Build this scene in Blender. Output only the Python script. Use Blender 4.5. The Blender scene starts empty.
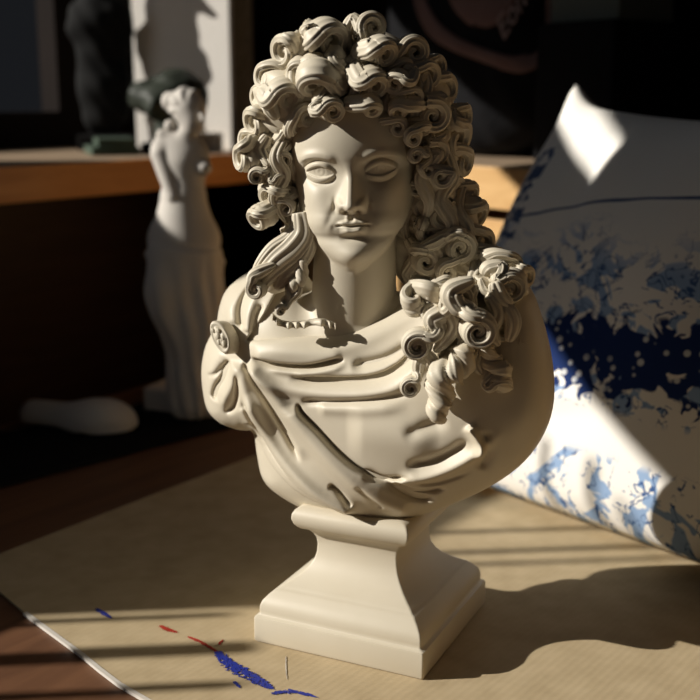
import bpy, bmesh, math, random
import numpy as np
from mathutils import Vector, Matrix
random.seed(7); rng = np.random.RandomState(5)
PI = math.pi
S = bpy.context.scene
COL = S.collection

# ------------------------------------------------------------------ camera geometry
F = 1110.0; CH = 0.526; PIT = math.radians(12.7); cP, sP = math.cos(PIT), math.sin(PIT)
def W(u, v, Y):
    """real point seen at (u,v) that lies at distance Y in front of the camera foot (metres)"""
    x = u-350.0; y = 350.0-v
    fw = F*cP + y*sP; up = y*cP - F*sP
    return Vector((x*Y/fw, Y, CH + Y*up/fw))
def G(u, v, z=0.0):
    y = 350.0-v; fw = F*cP + y*sP; up = y*cP - F*sP
    Y = (z-CH)*fw/up
    return Vector(((u-350.0)*Y/fw, Y, z))

# ------------------------------------------------------------------ helpers
def tag(o, label=None, cat=None, group=None, kind=None):
    if label: o['label'] = label
    if cat: o['category'] = cat
    if group: o['group'] = group
    if kind: o['kind'] = kind
    return o
def link(name, me, mat=None, parent=None, smooth=True):
    if smooth and len(me.polygons):
        me.polygons.foreach_set('use_smooth', [True]*len(me.polygons))
    if mat: me.materials.append(mat)
    me.update()
    o = bpy.data.objects.new(name, me); COL.objects.link(o)
    if parent is not None:
        o.parent = parent; o.matrix_parent_inverse = parent.matrix_world.inverted()
    return o
def npmesh(name, V, Q, mat=None, parent=None, smooth=True):
    V = np.asarray(V, dtype=np.float32); Q = np.asarray(Q, dtype=np.int32)
    me = bpy.data.meshes.new(name)
    me.vertices.add(len(V)); me.vertices.foreach_set('co', V.ravel())
    n = Q.shape[1]
    me.loops.add(Q.size); me.loops.foreach_set('vertex_index', Q.ravel())
    me.polygons.add(len(Q))
    me.polygons.foreach_set('loop_start', np.arange(0, Q.size, n, dtype=np.int32))
    me.polygons.foreach_set('loop_total', np.full(len(Q), n, dtype=np.int32))
    me.update(calc_edges=True); me.validate()
    return link(name, me, mat, parent, smooth)
def empty(name, loc=(0,0,0), rz=0.0):
    o = bpy.data.objects.new(name, None); COL.objects.link(o)
    o.location = loc; o.rotation_euler = (0,0,rz); o.empty_display_size = .05
    bpy.context.view_layer.update()
    return o
def bmobj(name, bm, mat=None, parent=None, smooth=False, bevel=0.0, seg=2):
    if bevel > 0:
        bmesh.ops.bevel(bm, geom=list(bm.edges), offset=bevel, segments=seg, affect='EDGES', profile=.6)
    bmesh.ops.recalc_face_normals(bm, faces=bm.faces)
    me = bpy.data.meshes.new(name); bm.to_mesh(me); bm.free()
    return link(name, me, mat, parent, smooth)
def prism(pts, z0, z1):
    """polygon pts (x,y) extruded from z0 to z1"""
    bm = bmesh.new()
    b = [bm.verts.new((p[0], p[1], z0)) for p in pts]; t = [bm.verts.new((p[0], p[1], z1)) for p in pts]
    bm.faces.new(b[::-1]); bm.faces.new(t)
    n = len(pts)
    for i in range(n):
        bm.faces.new((b[i], b[(i+1) % n], t[(i+1) % n], t[i]))
    return bm
def boxbm(c, sx, sy, sz, rot=None):
    bm = bmesh.new(); bmesh.ops.create_cube(bm, size=1.0)
    M = Matrix.Translation(c) @ (rot.to_4x4() if rot else Matrix.Identity(4)) @ Matrix.Diagonal((sx, sy, sz, 1))
    bmesh.ops.transform(bm, matrix=M, verts=bm.verts)
    return bm

# surface nets: zero level of a sampled field -> smooth quad mesh
def nets(Fd, o, h):
    s = Fd < 0
    nx, ny, nz = Fd.shape
    c = [(i, j, k) for i in (0,1) for j in (0,1) for k in (0,1)]
    alln = np.ones((nx-1, ny-1, nz-1), bool); anyn = np.zeros((nx-1, ny-1, nz-1), bool)
    for i, j, k in c:
        q = s[i:nx-1+i, j:ny-1+j, k:nz-1+k]
        alln &= q; anyn |= q
    act = anyn & ~alln
    idx = np.argwhere(act)
    imap = np.full(act.shape, -1, np.int32); imap[act] = np.arange(len(idx), dtype=np.int32)
    acc = np.zeros((len(idx), 3), np.float64); cnt = np.zeros(len(idx))
    for a in c:
        for d in range(3):
            if a[d] == 1: continue
            b = list(a); b[d] = 1
            fa = Fd[idx[:,0]+a[0], idx[:,1]+a[1], idx[:,2]+a[2]]
            fb = Fd[idx[:,0]+b[0], idx[:,1]+b[1], idx[:,2]+b[2]]
            m = (fa < 0) != (fb < 0)
            t = np.where(m, fa/np.where(m, fa-fb, 1), 0)
            p = np.tile(np.array(a, float), (len(idx), 1)); p[:, d] += t
            acc[m] += p[m]; cnt[m] += 1
    V = (idx + acc/np.maximum(cnt, 1)[:, None])*h + np.array(o)
    Qs = []
    # x edges
    for ax in range(3):
        sl0 = [slice(1, -1)]*3; sl1 = [slice(1, -1)]*3
        sl0[ax] = slice(0, -1); sl1[ax] = slice(1, None)
        A = s[tuple(sl0)]; B = s[tuple(sl1)]
        e = np.argwhere(A != B)
        av = A[tuple(e.T)]
        e = e.copy()
        for d in range(3):
            if d != ax: e[:, d] += 1
        u, w = [(1, 2), (2, 0), (0, 1)][ax]
        def g(du, dw):
            q = e.copy(); q[:, u] -= du; q[:, w] -= dw
            return imap[q[:,0], q[:,1], q[:,2]]
        quad = np.stack([g(1,1), g(0,1), g(0,0), g(1,0)], 1)
        quad[~av] = quad[~av][:, ::-1]
        Qs.append(quad)
    Q = np.concatenate(Qs)
    Q = Q[(Q >= 0).all(1)]
    return V, Q
def grid(lo, hi, h):
    ax = [np.arange(lo[i], hi[i]+h, h, dtype=np.float32) for i in range(3)]
    return np.meshgrid(*ax, indexing='ij', sparse=True), tuple(a[0] for a in ax)
def smin(a, b, k):
    h = np.clip(.5+.5*(b-a)/k, 0, 1)
    return b*(1-h)+a*h - k*h*(1-h)
def smax(a, b, k): return -smin(-a, -b, k)
def ell(P, c, r, R=None):
    x, y, z = P[0]-c[0], P[1]-c[1], P[2]-c[2]
    if R is not None:
        x, y, z = (R[0][0]*x+R[1][0]*y+R[2][0]*z, R[0][1]*x+R[1][1]*y+R[2][1]*z, R[0][2]*x+R[1][2]*y+R[2][2]*z)
    q = np.sqrt((x/r[0])**2+(y/r[1])**2+(z/r[2])**2)
    return (q-1)*min(r)
def cone(P, a, b, ra, rb):
    a = np.array(a, float); b = np.array(b, float); d = b-a; L2 = float(d@d)
    x, y, z = P[0]-a[0], P[1]-a[1], P[2]-a[2]
    t = np.clip((x*d[0]+y*d[1]+z*d[2])/L2, 0, 1)
    return np.sqrt((x-t*d[0])**2+(y-t*d[1])**2+(z-t*d[2])**2) - (ra+(rb-ra)*t)
def ga(x, w): return np.exp(-(x/w)**2)
def sst(a, b, x):
    t = np.clip((x-a)/(b-a), 0, 1); return t*t*(3-2*t)
def polydist(X, Z, pts):
    """distance, signed side, arclength fraction of the nearest point on a polyline"""
    best = np.full(X.shape, 1e9); side = np.ones(X.shape); tt = np.zeros(X.shape)
    seg = [math.dist(pts[i], pts[i+1]) for i in range(len(pts)-1)]; L = sum(seg); acc = 0
    for i in range(len(pts)-1):
        ax_, az = pts[i]; bx, bz = pts[i+1]; dx, dz = bx-ax_, bz-az
        t = np.clip(((X-ax_)*dx+(Z-az)*dz)/(dx*dx+dz*dz), 0, 1)
        ex, ez = X-ax_-t*dx, Z-az-t*dz
        d = np.sqrt(ex*ex+ez*ez); m = d < best
        best = np.where(m, d, best); side = np.where(m, np.sign(dx*ez-dz*ex), side)
        tt = np.where(m, (acc+t*seg[i])/L, tt); acc += seg[i]
    return best, side, tt
def inside(X, Z, pts):
    r = np.zeros(X.shape, bool); n = len(pts)
    for i in range(n):
        x1, z1 = pts[i]; x2, z2 = pts[(i+1) % n]
        c = ((z1 > Z) != (z2 > Z)) & (X < (x2-x1)*(Z-z1)/((z2-z1) if z2 != z1 else 1e-9)+x1)
        r ^= c
    return r
def smooth_poly(pts, closed=False, n=6):
    P = [np.array(p, float) for p in pts]; out = []; N = len(P)
    rngi = range(N if closed else N-1)
    for i in rngi:
        if closed: p0, p1, p2, p3 = P[i-1], P[i], P[(i+1) % N], P[(i+2) % N]
        else: p0, p1, p2, p3 = P[max(i-1, 0)], P[i], P[i+1], P[min(i+2, N-1)]
        for k in range(n):
            t = k/n
            out.append(.5*((2*p1)+(p2-p0)*t+(2*p0-5*p1+4*p2-p3)*t*t+(3*p1-p0-3*p2+p3)*t**3))
    if not closed: out.append(P[-1])
    return out

# ------------------------------------------------------------------ materials
def mat(name, col, rough=.6, spec=.4, noise=None, bump=None, sheen=0, metal=0):
    """noise=(scale, colour2, amount)  bump=(scale, strength, dist)"""
    m = bpy.data.materials.new(name); m.use_nodes = True; nt = m.node_tree; N = nt.nodes; L = nt.links
    b = N['Principled BSDF']; b.inputs['Base Color'].default_value = (*col, 1); b.inputs['Roughness'].default_value = rough
    b.inputs['Specular IOR Level'].default_value = spec; b.inputs['Metallic'].default_value = metal
    tc = N.new('ShaderNodeTexCoord')
    if noise:
        n = N.new('ShaderNodeTexNoise'); n.inputs['Scale'].default_value = noise[0]; n.inputs['Detail'].default_value = 6
        L.new(tc.outputs['Object'], n.inputs['Vector'])
        r = N.new('ShaderNodeMapRange'); r.inputs[1].default_value = .35; r.inputs[2].default_value = .7; r.inputs[4].default_value = noise[2]
        L.new(n.outputs['Fac'], r.inputs[0])
        x = N.new('ShaderNodeMix'); x.data_type = 'RGBA'; x.inputs[6].default_value = (*col, 1); x.inputs[7].default_value = (*noise[1], 1)
        L.new(r.outputs[0], x.inputs[0]); L.new(x.outputs[2], b.inputs['Base Color'])
    if bump:
        n2 = N.new('ShaderNodeTexNoise'); n2.inputs['Scale'].default_value = bump[0]; n2.inputs['Detail'].default_value = 5
        L.new(tc.outputs['Object'], n2.inputs['Vector'])
        bp = N.new('ShaderNodeBump'); bp.inputs['Strength'].default_value = bump[1]; bp.inputs['Distance'].default_value = bump[2]
        L.new(n2.outputs['Fac'], bp.inputs['Height']); L.new(bp.outputs[0], b.inputs['Normal'])
    return m
PL = mat('ivory_plaster', (.635,.575,.455), .48, .4, (14, (.57,.505,.385), .6), (60, .12, .001))
PLW = mat('white_plaster', (.62,.585,.53), .7, .25, (9, (.55,.51,.46), .5), (40, .2, .001))
def wood(name, c1, c2, ang, rough=.5, sc=9):
    m = mat(name, c1, rough, .35); nt = m.node_tree; N = nt.nodes; L = nt.links; b = N['Principled BSDF']
    tc = N.new('ShaderNodeTexCoord'); mp = N.new('ShaderNodeMapping'); mp.inputs['Rotation'].default_value = (0, 0, ang)
    mp2 = N.new('ShaderNodeMapping'); mp2.inputs['Scale'].default_value = (1.2, sc, sc)
    L.new(tc.outputs['Object'], mp.inputs[0]); L.new(mp.outputs[0], mp2.inputs[0])
    n = N.new('ShaderNodeTexNoise'); n.inputs['Scale'].default_value = 4; n.inputs['Detail'].default_value = 8; n.inputs['Distortion'].default_value = .6
    L.new(mp2.outputs[0], n.inputs['Vector'])
    r = N.new('ShaderNodeValToRGB'); r.color_ramp.elements[0].color = (*c1, 1); r.color_ramp.elements[1].color = (*c2, 1)
    r.color_ramp.elements[0].position = .35; r.color_ramp.elements[1].position = .68
    L.new(n.outputs['Fac'], r.inputs[0]); L.new(r.outputs[0], b.inputs['Base Color'])
    bp = N.new('ShaderNodeBump'); bp.inputs['Strength'].default_value = .15; bp.inputs['Distance'].default_value = .001
    L.new(n.outputs['Fac'], bp.inputs['Height']); L.new(bp.outputs[0], b.inputs['Normal'])
    return m
AE1 = math.atan2(.809, .588)          # direction of the left counter in plan
E1 = Vector((.588, .809, 0)); E2 = Vector((.809, -.588, 0))
WDOR = wood('orange_wood', (.62,.25,.07), (.76,.34,.11), -AE1)
WDRT = wood('pale_wood', (.56,.33,.13), (.68,.43,.19), -AE1+PI/2)
WDTOP = wood('worn_worktop', (.33,.24,.16), (.42,.31,.21), -AE1)
WDBR = wood('red_brown_wood', (.12,.055,.028), (.17,.08,.04), -AE1)
CARD = None

# ------------------------------------------------------------------ THE BUST
bust_root = empty('plaster_bust', (.0245, 1.052, 0.003))
tag(bust_root, 'ivory plaster bust of a person in a curled wig on a square socle', 'sculpture')
ZB = .003     # the board's thickness under it

# -- socle
prof = [(0,.0),(0,.088),(.001,.0895),(.003,.090),(.024,.090),(.0265,.0893),(.0275,.0875),(.028,.0862),(.029,.0856),(.032,.0858),(.037,.0856),(.042,.0838),(.047,.0795),
        (.051,.0752),(.0525,.0735),(.053,.071),(.0545,.0698),(.056,.067),(.060,.061),(.065,.0548),(.072,.0490),(.079,.0452),(.086,.0435),(.094,.0430),
        (.101,.0440),(.106,.0464),(.110,.050),(.112,.0530),(.1125,.0555),(.1145,.0580),(.118,.0605),(.123,.0622),(.128,.0618),(.132,.0595),(.1345,.056),(.1355,.050),(.1355,.0)]
aS = math.atan2(.075, -.159)
ds = Vector((math.cos(aS), math.sin(aS), 0)); dt = Vector((-ds.y, ds.x, 0))
V = []; Q = []; NS = 12
def sq_ring(r, cr):
    out = []
    for c, (sx, sy) in enumerate(((1,1),(-1,1),(-1,-1),(1,-1))):
        a0 = [0, PI/2, PI, 3*PI/2][c]
        for k in range(5):
            a = a0 + PI/2*k/4
            out.append(((r-cr)*sx+cr*math.cos(a), (r-cr)*sy+cr*math.sin(a)))
    return out
nr = 20
for z, r in prof:
    for (a, b) in sq_ring(max(r, .0005), min(.0022, max(r, .0005)*.5)):
        p = Vector((.0245, 1.052, z+ZB)) + ds*a + dt*b
        V.append(p)
for i in range(len(prof)-1):
    for j in range(nr):
        Q.append((i*nr+j, i*nr+(j+1) % nr, (i+1)*nr+(j+1) % nr, (i+1)*nr+j))
so = npmesh('socle', V, Q, PL, bust_root, smooth=False)
bm = bmesh.new(); bm.from_mesh(so.data); bmesh.ops.recalc_face_normals(bm, faces=bm.faces)
for f in bm.faces: f.smooth = True
for e in bm.edges:
    if len(e.link_faces) == 2 and e.calc_face_angle() > math.radians(40): e.smooth = False
bm.to_mesh(so.data); bm.free()

# -- torso outline (front view) read at the body's own depth; all in millimetres from here
def Yb(u): return 1.050 - (u-375)*.00040        # the body is turned: its left shoulder is nearer
def XZ(u, v, dY=-.03):
    p = W(u, v, Yb(u)+dY); return (p.x*1000, p.z*1000)
OUT = [(300,262),(272,262),(245,274),(227,289),(220,305),(216,325),(206,345),(202,368),(204,392),(209,408),(222,420),(238,426),(252,430),(256,452),(262,476),(280,493),(312,509),(352,516),
       (400,514),(450,499),(492,480),(524,457),(545,428),(554,396),(552,356),(542,315),(528,284),(500,272),(450,276),(405,290),(352,298),(318,284)]
OUTs = smooth_poly([XZ(u, v, 0) for u, v in OUT], True, 4)
LOW = [(252,420),(254,452),(262,476),(280,493),(312,509),(352,516)]
def base_maps(X, Z):
    d, _, _ = polydist(X, Z, [tuple(p) for p in OUTs]+[tuple(OUTs[0])])
    ins = inside(X, Z, OUTs)
    d = np.where(ins, d, -d)
    R_ = 74.0
    e = np.clip(d/R_, 0, 1)
    T = 74*np.sqrt(np.clip(1-(1-e)**2, 0, 1))
    # sternum / chest fullness and slope up to the neck
    x0, z0 = XZ(370, 330, 0)
    T = T + 10*ga(X-XZ(380,420)[0], 70)*ga(Z-XZ(380,420)[1], 60)
    T = T - 22*sst(XZ(370,345)[1], XZ(370,275)[1], Z)*ga(X-XZ(350,300)[0], 62)
    ym = 1052 - (X-22)*.40
    return d, T, ym
def fold(X, Z, kind, pts, w, a, e0=.12, e1=.12, far=None, sm=True):
    P = [XZ(u, v, -.07) for u, v in pts]
    P = [tuple(p) for p in smooth_poly(P, False, 5)] if sm else P
    d, s, t = polydist(X, Z, P)
    tp = np.minimum(sst(0, e0, t) if e0 > 0 else 1, sst(0, e1, 1-t) if e1 > 0 else 1)
    if kind == 'r': return a*ga(d, w)*tp
    if kind == 'v': return -a*np.exp(-(d/w)**1.6)*tp
    if kind == 's':                       # step: positive side (left of travel) stands proud, fading over 'far'
        return a*np.where(s > 0, sst(0, w, d), 0)*np.exp(-(d/far)**2)*tp
RV = [  # kind, px polyline, width mm, amount mm, end tapers
 ('r',[(242,352),(275,349),(320,350),(360,341),(400,322),(440,300)],9.5,6.5,.1,.02),
 ('v',[(250,357),(275,363),(310,365),(345,358)],3.2,9,.1,.12),
 ('r',[(262,366),(300,370),(330,367),(347,362)],3.6,3.2,.2,.15),
 ('v',[(288,376),(320,378),(370,377),(400,366),(425,345),(450,330)],4.2,10,.15,.05),
 ('v',[(350,366),(385,360),(410,348)],6.0,6,.2,.1),
 ('r',[(244,358),(262,376),(300,388),(350,391),(390,386),(415,368),(440,352)],6.5,5,.08,.05),
 ('v',[(300,399),(340,398),(372,396),(400,392),(420,386)],4.0,4.5,.1,.3),
 ('v',[(298,400),(302,410),(318,426),(340,449),(362,467),(385,476),(410,474)],2.6,8,.05,.15),
 ('v',[(362,467),(388,482),(415,500),(440,506)],5.5,9,.15,.2),
 ('r',[(316,404),(360,405),(410,402)],6,3,.1,.3),
 ('r',[(345,425),(390,430),(440,440)],20,4.5,.2,.3),
 ('r',[(246,362),(268,384),(292,415),(325,452),(360,485),(400,512)],8.5,8.5,.05,0),
 ('v',[(243,362),(256,384),(273,410),(289,438),(301,462)],3.8,10,.06,.22),
 ('r',[(236,360),(243,385),(258,420),(280,455),(312,487),(345,510)],6.5,7,.06,0),
 ('v',[(238,390),(252,428),(278,466),(300,486)],2.6,4,.2,.2),
 ('v',[(329,483),(337,489),(345,499),(350,507)],2.8,8,.1,.1),
 ('v',[(354,480),(368,494),(382,511)],3.0,3.5,.2,.1),
 ('v',[(392,478),(410,490),(430,495),(448,492)],3.0,7,.15,.2),
 ('r',[(396,474),(420,476),(450,468),(480,452),(505,430)],5.5,6.5,.15,.3),
 ('v',[(404,462),(430,460),(455,450),(470,438)],6,5,.2,.2),
 ('v',[(410,482),(440,484),(475,474)],2.6,3,.2,.3),
 ('v',[(400,432),(425,424),(450,420)],8,3.5,.3,.3),
 ('r',[(467,424),(474,434),(480,447),(478,462)],4.0,8,.1,.3),
 ('v',[(484,430),(490,455),(480,475)],7,4,.2,.2),
 ('r',[(520,320),(532,360),(530,410),(505,455)],14,3,.2,.3),
 # right shoulder cloth fanning out from the brooch
 ('r',[(229,330),(226,308),(236,288),(252,274)],7,5,.1,.2),
 ('v',[(240,332),(238,312),(246,292),(262,278)],4,6,.08,.25),
 ('r',[(246,334),(247,316),(254,298),(264,288)],4.5,4.5,.08,.2),
 ('v',[(253,335),(256,318),(262,306)],3.2,5,.1,.2),
 ('r',[(219,352),(211,368),(206,386)],6,3,.15,.2),
 ('v',[(228,362),(222,380),(214,394),(211,406)],4.2,9,.1,.08),
 ('r',[(233,362),(231,384),(222,404),(226,414)],5,5,.1,.2),
 ('v',[(236,372),(237,392),(232,410),(222,418)],3.2,5.5,.15,.15),
 ('r',[(240,408),(247,420),(250,428)],6,3,.2,.1),
 ('v',[(203,382),(214,378),(224,366)],3.2,3.5,.15,.2),
]
STEPS = [
 ([(410,474),(385,476),(362,467),(340,449),(318,426),(302,410),(298,400)],2.4,6.5,13,.1,.06),
 ([(250,357),(275,363),(310,365),(345,358)],2.2,3.5,9,.1,.1),
 ([(291,375),(320,378),(370,377),(400,366),(425,345)],2.4,3.2,8,.1,.1),
 ([(243,362),(256,384),(273,410),(289,438),(301,462)],2.2,4.5,11,.06,.15),
 ([(240,392),(252,422),(266,450),(288,479),(318,501),(342,511)],2.0,8,16,.12,.0),
]
DRAPE = [(300,250),(292,264),(270,305),(252,331),(249,338),(262,336),(300,334),(340,333),(380,322),(405,307),(425,288),(440,262),(480,250),(560,260),(580,400),(560,470),(450,530),(345,530),
         (340,512),(300,491),(276,470),(260,450),(253,431),(240,440),(190,440),(180,300),(240,240)]
def blur(A, r, n=2):
    for _ in range(n):
        for ax_ in (0, 1):
            P_ = np.pad(A, [(r+1, r) if k == ax_ else (0, 0) for k in (0, 1)], mode='edge'); c = np.cumsum(P_, axis=ax_)
            A = (np.take(c, range(2*r+1, c.shape[ax_]), ax_)-np.take(c, range(0, c.shape[ax_]-2*r-1), ax_))/(2*r+1)
    return A
def make_torso():
    h = .95
    lo, hi = (-172, 900, 118), (232, 1180, 405)
    (X, Y, Z), o = grid(lo, hi, h)
    X2, Z2 = np.meshgrid(X[:,0,0], Z[0,0,:], indexing='ij')
    d, T, ym = base_maps(X2, Z2)
    T = T + (blur(T, 15, 3)-T)*sst(10, 44, d)
    fd = np.zeros_like(X2)
    for k, pts, w, a, e0, e1 in RV: fd += fold(X2, Z2, k, pts, w*(1 if k == 'r' else .74), a*(1.08 if k == 'r' else 1.3), e0, e1)
    for pts, w, a, far, e0, e1 in STEPS: fd += fold(X2, Z2, 's', pts, w, a, e0, e1, far)
    fd = blur(fd, 1, 1)*sst(0, 14, d)
    yf = ym - T - 3.5 - fd; yb = ym + T*.72
    dm = np.minimum(sst(-1, 1, d)*1e3, 1e3)
    # drape mask
    DP = [tuple(p) for p in smooth_poly([XZ(u, v, -.05) for u, v in DRAPE], True, 4)]
    dd, _, _ = polydist(X2, Z2, DP+[DP[0]]); dd = np.where(inside(X2, Z2, DP), dd, -dd)
    A = yf[:, None, :] - Y; B = Y - yb[:, None, :]
    Fd = np.maximum(A, B)*.8
    Fd = smax(Fd, (-d[:, None, :]), 3)
    Fd = smax(Fd, (-dd[:, None, :]).astype(np.float32)*np.ones_like(Y), 4)
    Vd, Qd = nets(Fd.astype(np.float32), o, h)
    # body under the cloth
    yf2 = ym - T + 3 + 4*sst(0, 30, T)*0
    # collar bones and the pit of the neck
    def pxg(u, v, wx, wz, a): 
        x, z = XZ(u, v, -.05); return a*ga(X2-x, wx)*ga(Z2-z, wz)
    yf2 = yf2 - pxg(330, 306, 18, 5, 3.5) - pxg(388, 298, 14, 6, 3.5) + pxg(358, 303, 6, 6, 3.5)
    A = yf2[:, None, :] - Y; B = Y - (yb-4)[:, None, :]
    Fb = np.maximum(A, B)*.8
    Fb = smax(Fb, (1.5-d[:, None, :])*np.ones_like(Y), 3)
    P = (X, Y, Z)
    n0 = W(356, 225, 1.030)*1000; n1 = W(353, 325, 1.046)*1000
    nk = cone(P, n0, n1, 37.5, 41)
    Fb = smin(Fb, nk.astype(np.float32), 16)
    Fb = Fb[:, :, :]
    Vb, Qb = nets(Fb.astype(np.float32), o, h)
    return Vd, Qd, Vb, Qb
Vd, Qd, Vb, Qb = make_torso()

# -- head: sculpted field, local px-like units (x right, y out of the face, z up)
SC = .885; ROLL = math.radians(2.6); YAW = math.radians(-5.5)
HO = np.array(W(349.5, 172, .985))*1000
Rz = Matrix.Rotation(YAW, 3, 'Z') @ Matrix.Rotation(-ROLL, 3, 'Y') @ Matrix.Rotation(math.radians(1.5), 3, 'X')
ex = np.array(Rz @ Vector((1,0,0))); ey = np.array(Rz @ Vector((0,-1,0))); ez = np.array(Rz @ Vector((0,0,1)))
def head_world(x, y, z): return HO + SC*(x*ex + y*ey + z*ez)
def interp(z, ks):
    ks = sorted(ks); a = np.array([k[0] for k in ks]); b = np.array([k[1] for k in ks])
    # smooth (pchip-like) through a dense cubic resample
    P = smooth_poly(list(zip(a, b)), False, 6); P = np.array(P)
    return np.interp(z, P[:,0], P[:,1])
WID = [(70,56),(58,61),(44,64),(20,66),(0,65.5),(-20,64),(-38,61.5),(-52,59.5),(-64,55.5),(-74,49),(-82,41),(-89,32),(-95,21),(-99.5,11),(-102,3),(-104,.6),(-120,.1)]
FRO = [(80,-18),(64,-6),(50,0),(34,3),(20,3.5),(10,2.2),(0,-2.5),(-10,-2.5),(-24,-1.5),(-38,1.0),(-46,3.0),(-53,3.6),(-60,2.2),(-66,.2),(-74,2.6),(-82,3.2),(-91,.5),(-99,-7),(-107,-22)]
def face_relief(x, z):
    g = np.zeros(np.broadcast(x, z).shape, np.float32)
    ax = np.abs(x)
    # nose
    Hn = interp(z, [(40,0),(14,0),(8,.8),(0,5.0),(-8,8.8),(-16,12.4),(-24,17),(-30,20.6),(-33.5,21.4),(-36.5,18.5),(-38.8,11),(-41,3.5),(-43.5,0),(-60,0)])
    Wn = interp(z, [(40,6),(10,6.5),(0,5.4),(-8,5.3),(-16,6.0),(-24,7.4),(-30,8.6),(-36,8.2),(-44,7)])
    xn = x - .6
    g += Hn/(1+np.abs(xn/Wn)**3.0)
    g += 4.2*ga(xn, 13)*ga(z+22, 13)                     # nose root mass spreading to cheeks
    for s in (-1, 1):
        wx = xn-s*11.2
        g += 8.2*np.exp(-((wx/4.8)**2+((z+31.5)/5.4)**2)**1.25)
        g += -4.0*ga(wx-s*5.2, 2.6)*ga(z+32, 6)          # crease round the wing
        g += -9*np.exp(-(((xn-s*5.8)/2.9)**2+((z+38.8)/2.0)**2))   # nostril
        # eye socket
        xx = x-s*30.5
        xs = xx*s                                        # positive towards the temple
        g += -9.0*np.exp(-((xx/20)**2+((z-2)/12.5)**2)**1.3)
        g += -5.0*np.exp(-(((x-s*15)/6.0)**2+((z-4)/8.5)**2))
        # eyeball
        eb = 7.4*np.sqrt(np.clip(1-(xx/16.5)**2-((z-.5)/11.5)**2, 0, 1))
        g += eb
        ir = np.sqrt((xx-.5)**2+(z-1.2)**2)
        g += -.55*ga(ir-5.2, .9) - .9*ga(ir, 1.6)
        zc = z - .06*xs
        m = sst(16.5, 13.5, np.abs(xx))
        zu = 6.0*(1-np.abs(xx/15.0)**1.9)+.2; zl = -4.4*(1-np.abs(xx/15.0)**2.0)-.6
        tu = zc-zu; tl = zl-zc
        g += m*(3.4*sst(-.8,.5,tu)*np.exp(-(np.clip(tu,0,99)/5.0)**2))
        g += m*(2.7*sst(-.8,.5,tl)*np.exp(-(np.clip(tl,0,99)/4.2)**2))
        g += -3.4*sst(19,14,np.abs(xx))*ga(tu-5.8, 1.3)  # crease of the upper lid
        g += -1.3*sst(17,12,np.abs(xx))*ga(tl-6.0, 2.2)
        g += -1.2*ga(xx+s*15.2, 1.8)*ga(z+1.2, 1.8)      # inner corner
        # brow
        bz = 17.5 - .0125*(xs-3)**2 - .10*np.clip(-xs-8, 0, 99)
        g += 3.8*ga(z-bz, 4.8)*sst(-25,-12,xs)*sst(27,14,xs)
        g += 1.4*ga(z-bz+2.5, 1.7)*sst(-22,-10,xs)*sst(24,12,xs)
        # cheeks, nasolabial fold
        g += 4.2*ga(x-s*37, 15)*ga(z+24, 14)
        g += 2.6*ga(x-s*30, 12)*ga(z+46, 13)
        fx = 16+ (-z-32)*.44
        g += -1.1*ga(ax-fx, 4.0)*sst(-29,-36,z)*sst(-60,-48,z)*.5*(1+s*np.sign(x))
        g += -.7*ga(x-s*18.5, 3.0)*ga(z+54.2, 3.0)      # mouth corners
        g += .5*ga(x-s*24, 5)*ga(z+56, 7)
    # philtrum and lips
    g += -1.3*ga(x-.5, 2.4)*sst(-41,-44,z)*sst(-50,-47,z)
    g += 1.2*ga(ax-4.2, 2)*sst(-41,-44,z)*sst(-50,-47,z)
    ml = -53.2 + .006*ax**1.5 - .7*ga(x, 4)               # mouth line
    ml = ml - 1.0*sst(12, 20, ax)
    up = -47.4 - .018*x*x*.6 - 1.2*ga(x, 3.0)
    x = x-1.2; ax = np.abs(x); body = sst(18.5, 9, ax)
    g += 3.2*body*sst(-1.6, 1.2, up-z)*sst(ml.min()-60, ml.min()-59, z)*sst(-3.2,-.2, z-ml)
    g += 4.8*sst(15,5,ax)*ga((z-(ml-4.9)), 3.8)
    g += -4.2*sst(18.5,13,ax)*ga(z-ml, 1.35)
    g += -3.0*sst(16,4,ax)*ga(z+65.5, 3.2)
    g += 4.2*ga(x, 15)*ga(z+82, 10)
    g += 1.5*ga(x, 22)*ga(z+86, 9)
    return g
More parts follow.
